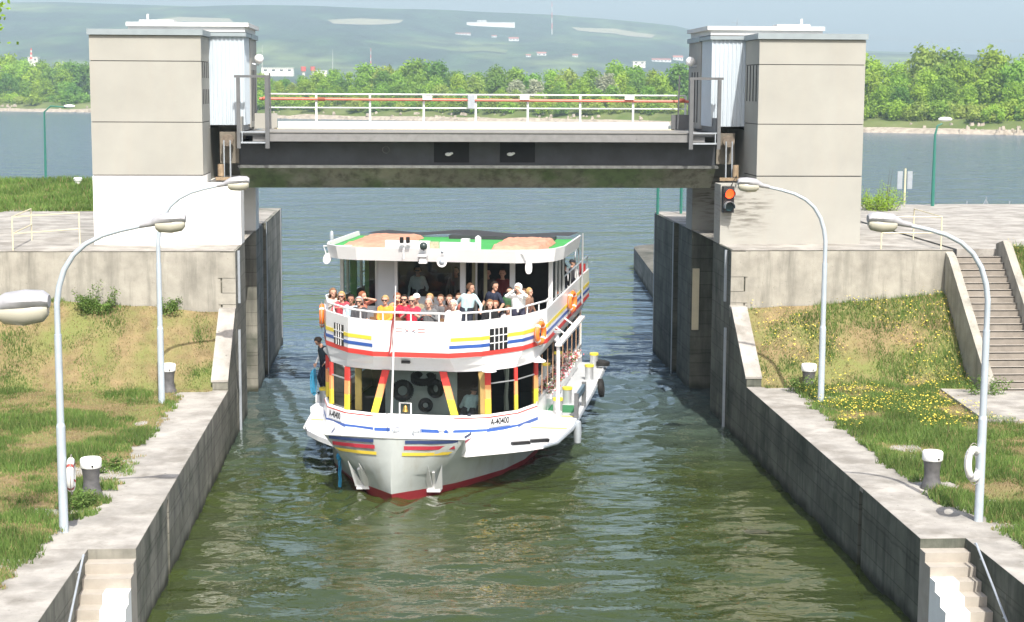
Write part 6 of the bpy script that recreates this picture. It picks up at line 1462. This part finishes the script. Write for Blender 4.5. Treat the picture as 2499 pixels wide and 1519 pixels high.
# branch tip entering at the top left corner
root = empty('tree', (-9.6, 27.0, 1.8), 0, 'leafy branch of a tree entering at the top left corner', 'tree'); q = MB()
q.tube([(-9.6, 27, 1.7), (-9.5, 27, 7), (-9.2, 27, 12.5)], [.14, .1, .04], 8); q.build('trunk', BARK, root); q = MB(); r = random.Random(4); c0 = atY(-14, 30, 27)
for i in range(420):
    p = c0 + Vector((-abs(r.gauss(0, .5)) + .03 + r.uniform(0, .10), r.gauss(0, .4), r.gauss(.15, .35))); u = Vector((r.gauss(0, 1), r.gauss(0, 1), r.gauss(0, 1))).normalized() * .05; v = u.orthogonal().normalized() * .03; q.quad(p - u, p - v, p + u, p + v)
q.tube([(-9.2, 27, 12.5), (-8.6, 27, 12.2), tuple(c0)], .02, 5, 1); q.build('crown', [LEAVES[0], BARK], root)
# ---------------- green lamp posts, sign, fence behind the piers
def green_lamp(base, top, tip, lab):
    root = empty('green_lamp_post', base, 0, lab, 'street lamp'); b, t, e = Vector(base), Vector(top), Vector(tip); q = MB()
    q.tube([b, b.lerp(t, .6), t, t + (e - t) * .3 + Vector((0, 0, .25)), e], [.085, .07, .05, .04, .035], 8); q.build('post', GREENP, root, smooth=True)
    q = MB(); q.ball(e + (e - t).normalized() * .22, (.32, .16, .10), 12, 7); q.build('lamp_head', WHITE, root, smooth=True)
Y = 96.; b, t, e = atY(110, 440, Y), atY(108, 274, Y), atY(160, 262, Y); b.z = 0.5; green_lamp(b, t, e, 'tall thin green lamp post standing against the river on the left')
Y = 72.; b, t, e = atY(2275, 520, Y), atY(2282, 330, Y), atY(2300, 302, Y); green_lamp((b.x, b.y, 5.2), t, e, 'tall thin green lamp post behind the right platform')
for px in (1605, 1662):
    c = atY(px, 510, 65.2); root = empty('green_post', (c.x, c.y, ZP), 0, 'green post on the end of the right pier, %s the pier corner' % ('nearer' if px < 1650 else 'farther from'), 'post'); q = MB(); q.tube([(c.x, c.y, ZP - .05), (c.x, c.y, 8.6)], .055, 8); q.build('pole', GREENP, root)
    for k in range(9): q = MB(); z = ZP + .3 + k * .3; q.box(c.x - .09, c.x + .09, c.y - .02, c.y + .02, z, z + .03); q.build('rung', GREENP, root)
c = atY(2208, 440, 78); root = empty('sign_board', (c.x, c.y, 4), 0, 'back of a pale framed sign board behind the right platform', 'sign')
for dx in (-.24, .24): q = MB(); q.box(c.x + dx - .12, c.x + dx + .12, c.y - .03, c.y + .03, c.z - .42, c.z + .42); q.build('panel', GALV, root)
q = MB(); q.tube([(c.x, c.y - .06, 3), (c.x, c.y - .06, c.z + .55)], .045, 6); q.build('post', CREAM, root)
root = empty('fence', (24, 76, 4), 0, 'thin pale wire fence along the back of the right platform', 'fence')
for k, px in enumerate((2310, 2358, 2430, 2462, 2490, 2530)):
    a = atY(px, 528, 76); q = MB(); q.tube([(a.x, 76, 3), (a.x, 76, a.z + .45 + .25 * (k % 2))], .03, 6); q.build('fence_post', GALV, root)
a, b = atY(2305, 522, 76), atY(2540, 522, 76)
for dz in (0, .25): q = MB(); q.tube([(a.x, 76, a.z + dz), (b.x, 76, b.z + dz)], .012, 4); q.build('wire', GALV, root)
a = atY(2405, 525, 76); q = MB()
for dx in (-.35, .35): q.tube([(a.x + dx, 76, a.z - .1), (a.x, 76, a.z + .75)], .025, 5)
q.tube([(a.x, 76, a.z - .1), (a.x, 76, a.z + .85)], .025, 5); q.build('brace', GALV, root)
mb = MB(); a = atz(2360, 535, 5.0); mb.box(a.x, a.x + 26, 73.2, 74.0, 3, 5.35); tag(mb.build('low_wall', CONC, origin=(0, 0, 0)), 'low concrete wall closing the right platform towards the river', 'wall')
a = atz(190, 440, 6.4); root = empty('mooring_bollard', (a.x, 80, moundz(a.x, 80)), 0, 'small white bollard top showing above the grass mound', 'bollard'); q = MB(); c = atY(190, 440, 80); q.lathe([(.02, moundz(c.x, 80) - .2), (.12, moundz(c.x, 80) - .2), (.14, c.z - .05), (.18, c.z - .04), (.21, c.z + .08), (.16, c.z + .13), (.02, c.z + .13)], (c.x, 80, 0), 14); q.build('shaft', BW_, root, smooth=True)
# ---------------- buildings, chimneys and masts far away
HW = mat('far_white_wall', (.78, .76, .72), .9, var=.05); HR = mat('far_red_roof', (.40, .13, .08), .9, var=.1); HG = mat('far_grey_roof', (.45, .45, .44), .9); WIN = mat('far_window', (.08, .09, .1), .3)
def house(px, py, wpx, hpx, lab, roof='gable', D=None, wall=HW, rcol=None, group=None):
    c = hill_hit(px, py) if D is None else atY(px, py, D); k = c.y / PF; W_, H_ = wpx * k, hpx * k; z0 = c.z - 3; dp = max(8, W_ * .5)
    root = empty('house' if roof == 'gable' else 'building', (c.x, c.y, z0), 0, lab, 'house' if roof == 'gable' else 'building', group); hw = H_ * (.62 if roof == 'gable' else .9)
    q = MB(); q.box(c.x - W_ / 2, c.x + W_ / 2, c.y, c.y + dp, z0, c.z + hw); q.build('wall', wall, root)
    q = MB(); rc = rcol or HR
    if roof == 'gable': q.prism([(c.y - .6, c.z + hw), (c.y + dp + .6, c.z + hw), (c.y + dp / 2, c.z + H_)], c.x - W_ / 2 - .5, c.x + W_ / 2 + .5, axis='x')
    else: q.box(c.x - W_ / 2 - .4, c.x + W_ / 2 + .4, c.y - .4, c.y + dp, c.z + hw, c.z + H_)
    q.build('roof', rc, root); n = max(2, int(W_ / 6))
    q = MB(); 
    for i in range(n):
        x = c.x - W_ / 2 + W_ * (i + .5) / n; w_ = MB(); w_.box(x - W_ / n * .2, x + W_ / n * .2, c.y - .15, c.y - .01, c.z + hw * .35, c.z + hw * .75)
        if n <= 14: w_.build('window', WIN, root)
    return root
house(1198, 66, 116, 11, 'long white hotel on the ridge in the middle', 'flat', rcol=HW); house(1176, 56, 22, 6, 'white roof block above the ridge hotel', 'flat', rcol=HW)
for (px, py, w_, h_, lab) in ((1254, 101, 24, 10, 'white house with red roof below the ridge hotel'), (1322, 137, 22, 10, 'white house low on the middle of the hill'), (1404, 141, 13, 9, 'small reddish house at the foot of the hill'), (1130, 86, 36, 6, 'pale row of roofs on the upper slope'),
                          (1290, 140, 12, 7, 'tiny white house left of the low white one'), (1615, 152, 46, 9, 'reddish-roofed house by the wood left of the right tower'), (1655, 148, 24, 12, 'white house just left of the right tower'), (1206, 92, 12, 6, 'single pale house in the upper forest')): house(px, py, w_, h_, lab)
house(677, 178, 76, 12, 'long low white industrial hall beyond the wood', 'flat', 1500, rcol=HW); house(780, 180, 36, 8, 'small white hall right of the chimney pair', 'flat', 1500, rcol=HW); house(80, 152, 22, 12, 'white building at the foot of the striped mast', 'flat', 1300, rcol=HW); house(1560, 158, 30, 8, 'low white hall behind the wood on the right', 'flat', 1500, rcol=HW)
STW, STR = mat('chimney_pale', (.55, .54, .5), .9), mat('chimney_red', (.62, .10, .08), .8)
def chimney(px, yt, yb, D, wpx, lab):
    t, b = atY(px, yt, D), atY(px, yb, D); k = D / PF * wpx / 2; root = empty('chimney', (b.x, D, b.z), 0, lab, 'chimney'); H_ = t.z - b.z
    q = MB(); q.lathe([(k * 1.25, 0), (k * .9, H_ * .78)], b, 14); q.build('shaft', STW, root); q = MB(); q.lathe([(k * 1.5, H_ * .78), (k * 1.6, H_)], b, 14); q.build('red_top', STR, root)
chimney(741, 163, 215, 1400, 8, 'left chimney of the red-topped pair'); chimney(764, 163, 212, 1420, 7.5, 'right chimney of the red-topped pair')
def mast(px, yt, yb, D, wpx, lab, stripe=True):
    t, b = atY(px, yt, D), atY(px, yb, D); k = D / PF * wpx / 2; root = empty('mast', (b.x, D, b.z), 0, lab, 'mast'); n = 6
    for i in range(n):
        q = MB(); a0, a1 = b.lerp(t, i / n), b.lerp(t, (i + 1) / n); q.tube([a0, a1], [k * (1 - .7 * i / n), k * (1 - .7 * (i + 1) / n)], 6); q.build('mast_section', STR if (i % 2 and stripe) else STW, root)
mast(1347, 4, 84, 3500, 3.2, 'thin radio mast on the ridge in the middle'); mast(76, 118, 150, 1300, 8, 'red and white striped mast above the left wood'); mast(905, 118, 165, 2300, 3.5, 'thin striped mast rising beyond the wood'); mast(640, 110, 175, 1700, 2, 'thin grey mast beside the left tower', False); mast(812, 120, 185, 2000, 1.6, 'very thin grey mast left of the striped one', False)
# lattice pylon behind the right tower with its wires
D = 2100.; t, b = atY(1799, 46, D), atY(1799, 150, D); root = empty('power_pylon', (b.x, D, b.z), 0, 'lattice power pylon rising behind the right tower', 'pylon'); q = MB(); wd = 4.5; H_ = t.z - b.z
for sx in (-1, 1):
    for sy in (-1, 1): q.tube([(b.x + sx * wd, D + sy * wd, b.z), (t.x, D, t.z)], .35, 4)
for k in range(8):
    z0, z1 = k / 8, (k + 1) / 8; q.tube([(b.x - wd * (1 - z0), D - wd * (1 - z0), b.z + H_ * z0), (b.x + wd * (1 - z1), D - wd * (1 - z1), b.z + H_ * z1)], .22, 4)
for zz, w2 in ((.9, 7), (.78, 10), (.66, 8)): q.tube([(t.x - w2, D, b.z + H_ * zz), (t.x + w2, D, b.z + H_ * zz)], .35, 4)
q.build('lattice', GALV, root)
for k, (zz, x2) in enumerate(((.78, -9), (.78, 9), (.66, -7), (.66, 7))):
    a = Vector((t.x + x2, D, b.z + H_ * zz)); e = a + Vector((900, 250, 24 + 6 * k)); q = MB(); q.tube([a.lerp(e, s / 10) - Vector((0, 0, 22 * math.sin(math.pi * s / 10))) for s in range(11)], .10, 4); q.build('power_line', GALV, root)
# ================================================================== HAZE
mb = MB(); mb.box(-3200, 3200, -60, 5600, -3, 330)
hm = bpy.data.materials.new('haze'); hm.use_nodes = True; n = hm.node_tree.nodes; n.remove(n['Principled BSDF'])
pv = n.new('ShaderNodeVolumePrincipled'); pv.inputs['Color'].default_value = (.68, .88, 1.0, 1); pv.inputs['Density'].default_value = HAZE = 2.6e-4; pv.inputs['Anisotropy'].default_value = .0
hm.node_tree.links.new(pv.outputs[0], n['Material Output'].inputs['Volume'])
tag(mb.build('haze', hm, origin=(0, 0, 0)), 'thin pale haze in the air', 'haze', kind='stuff')
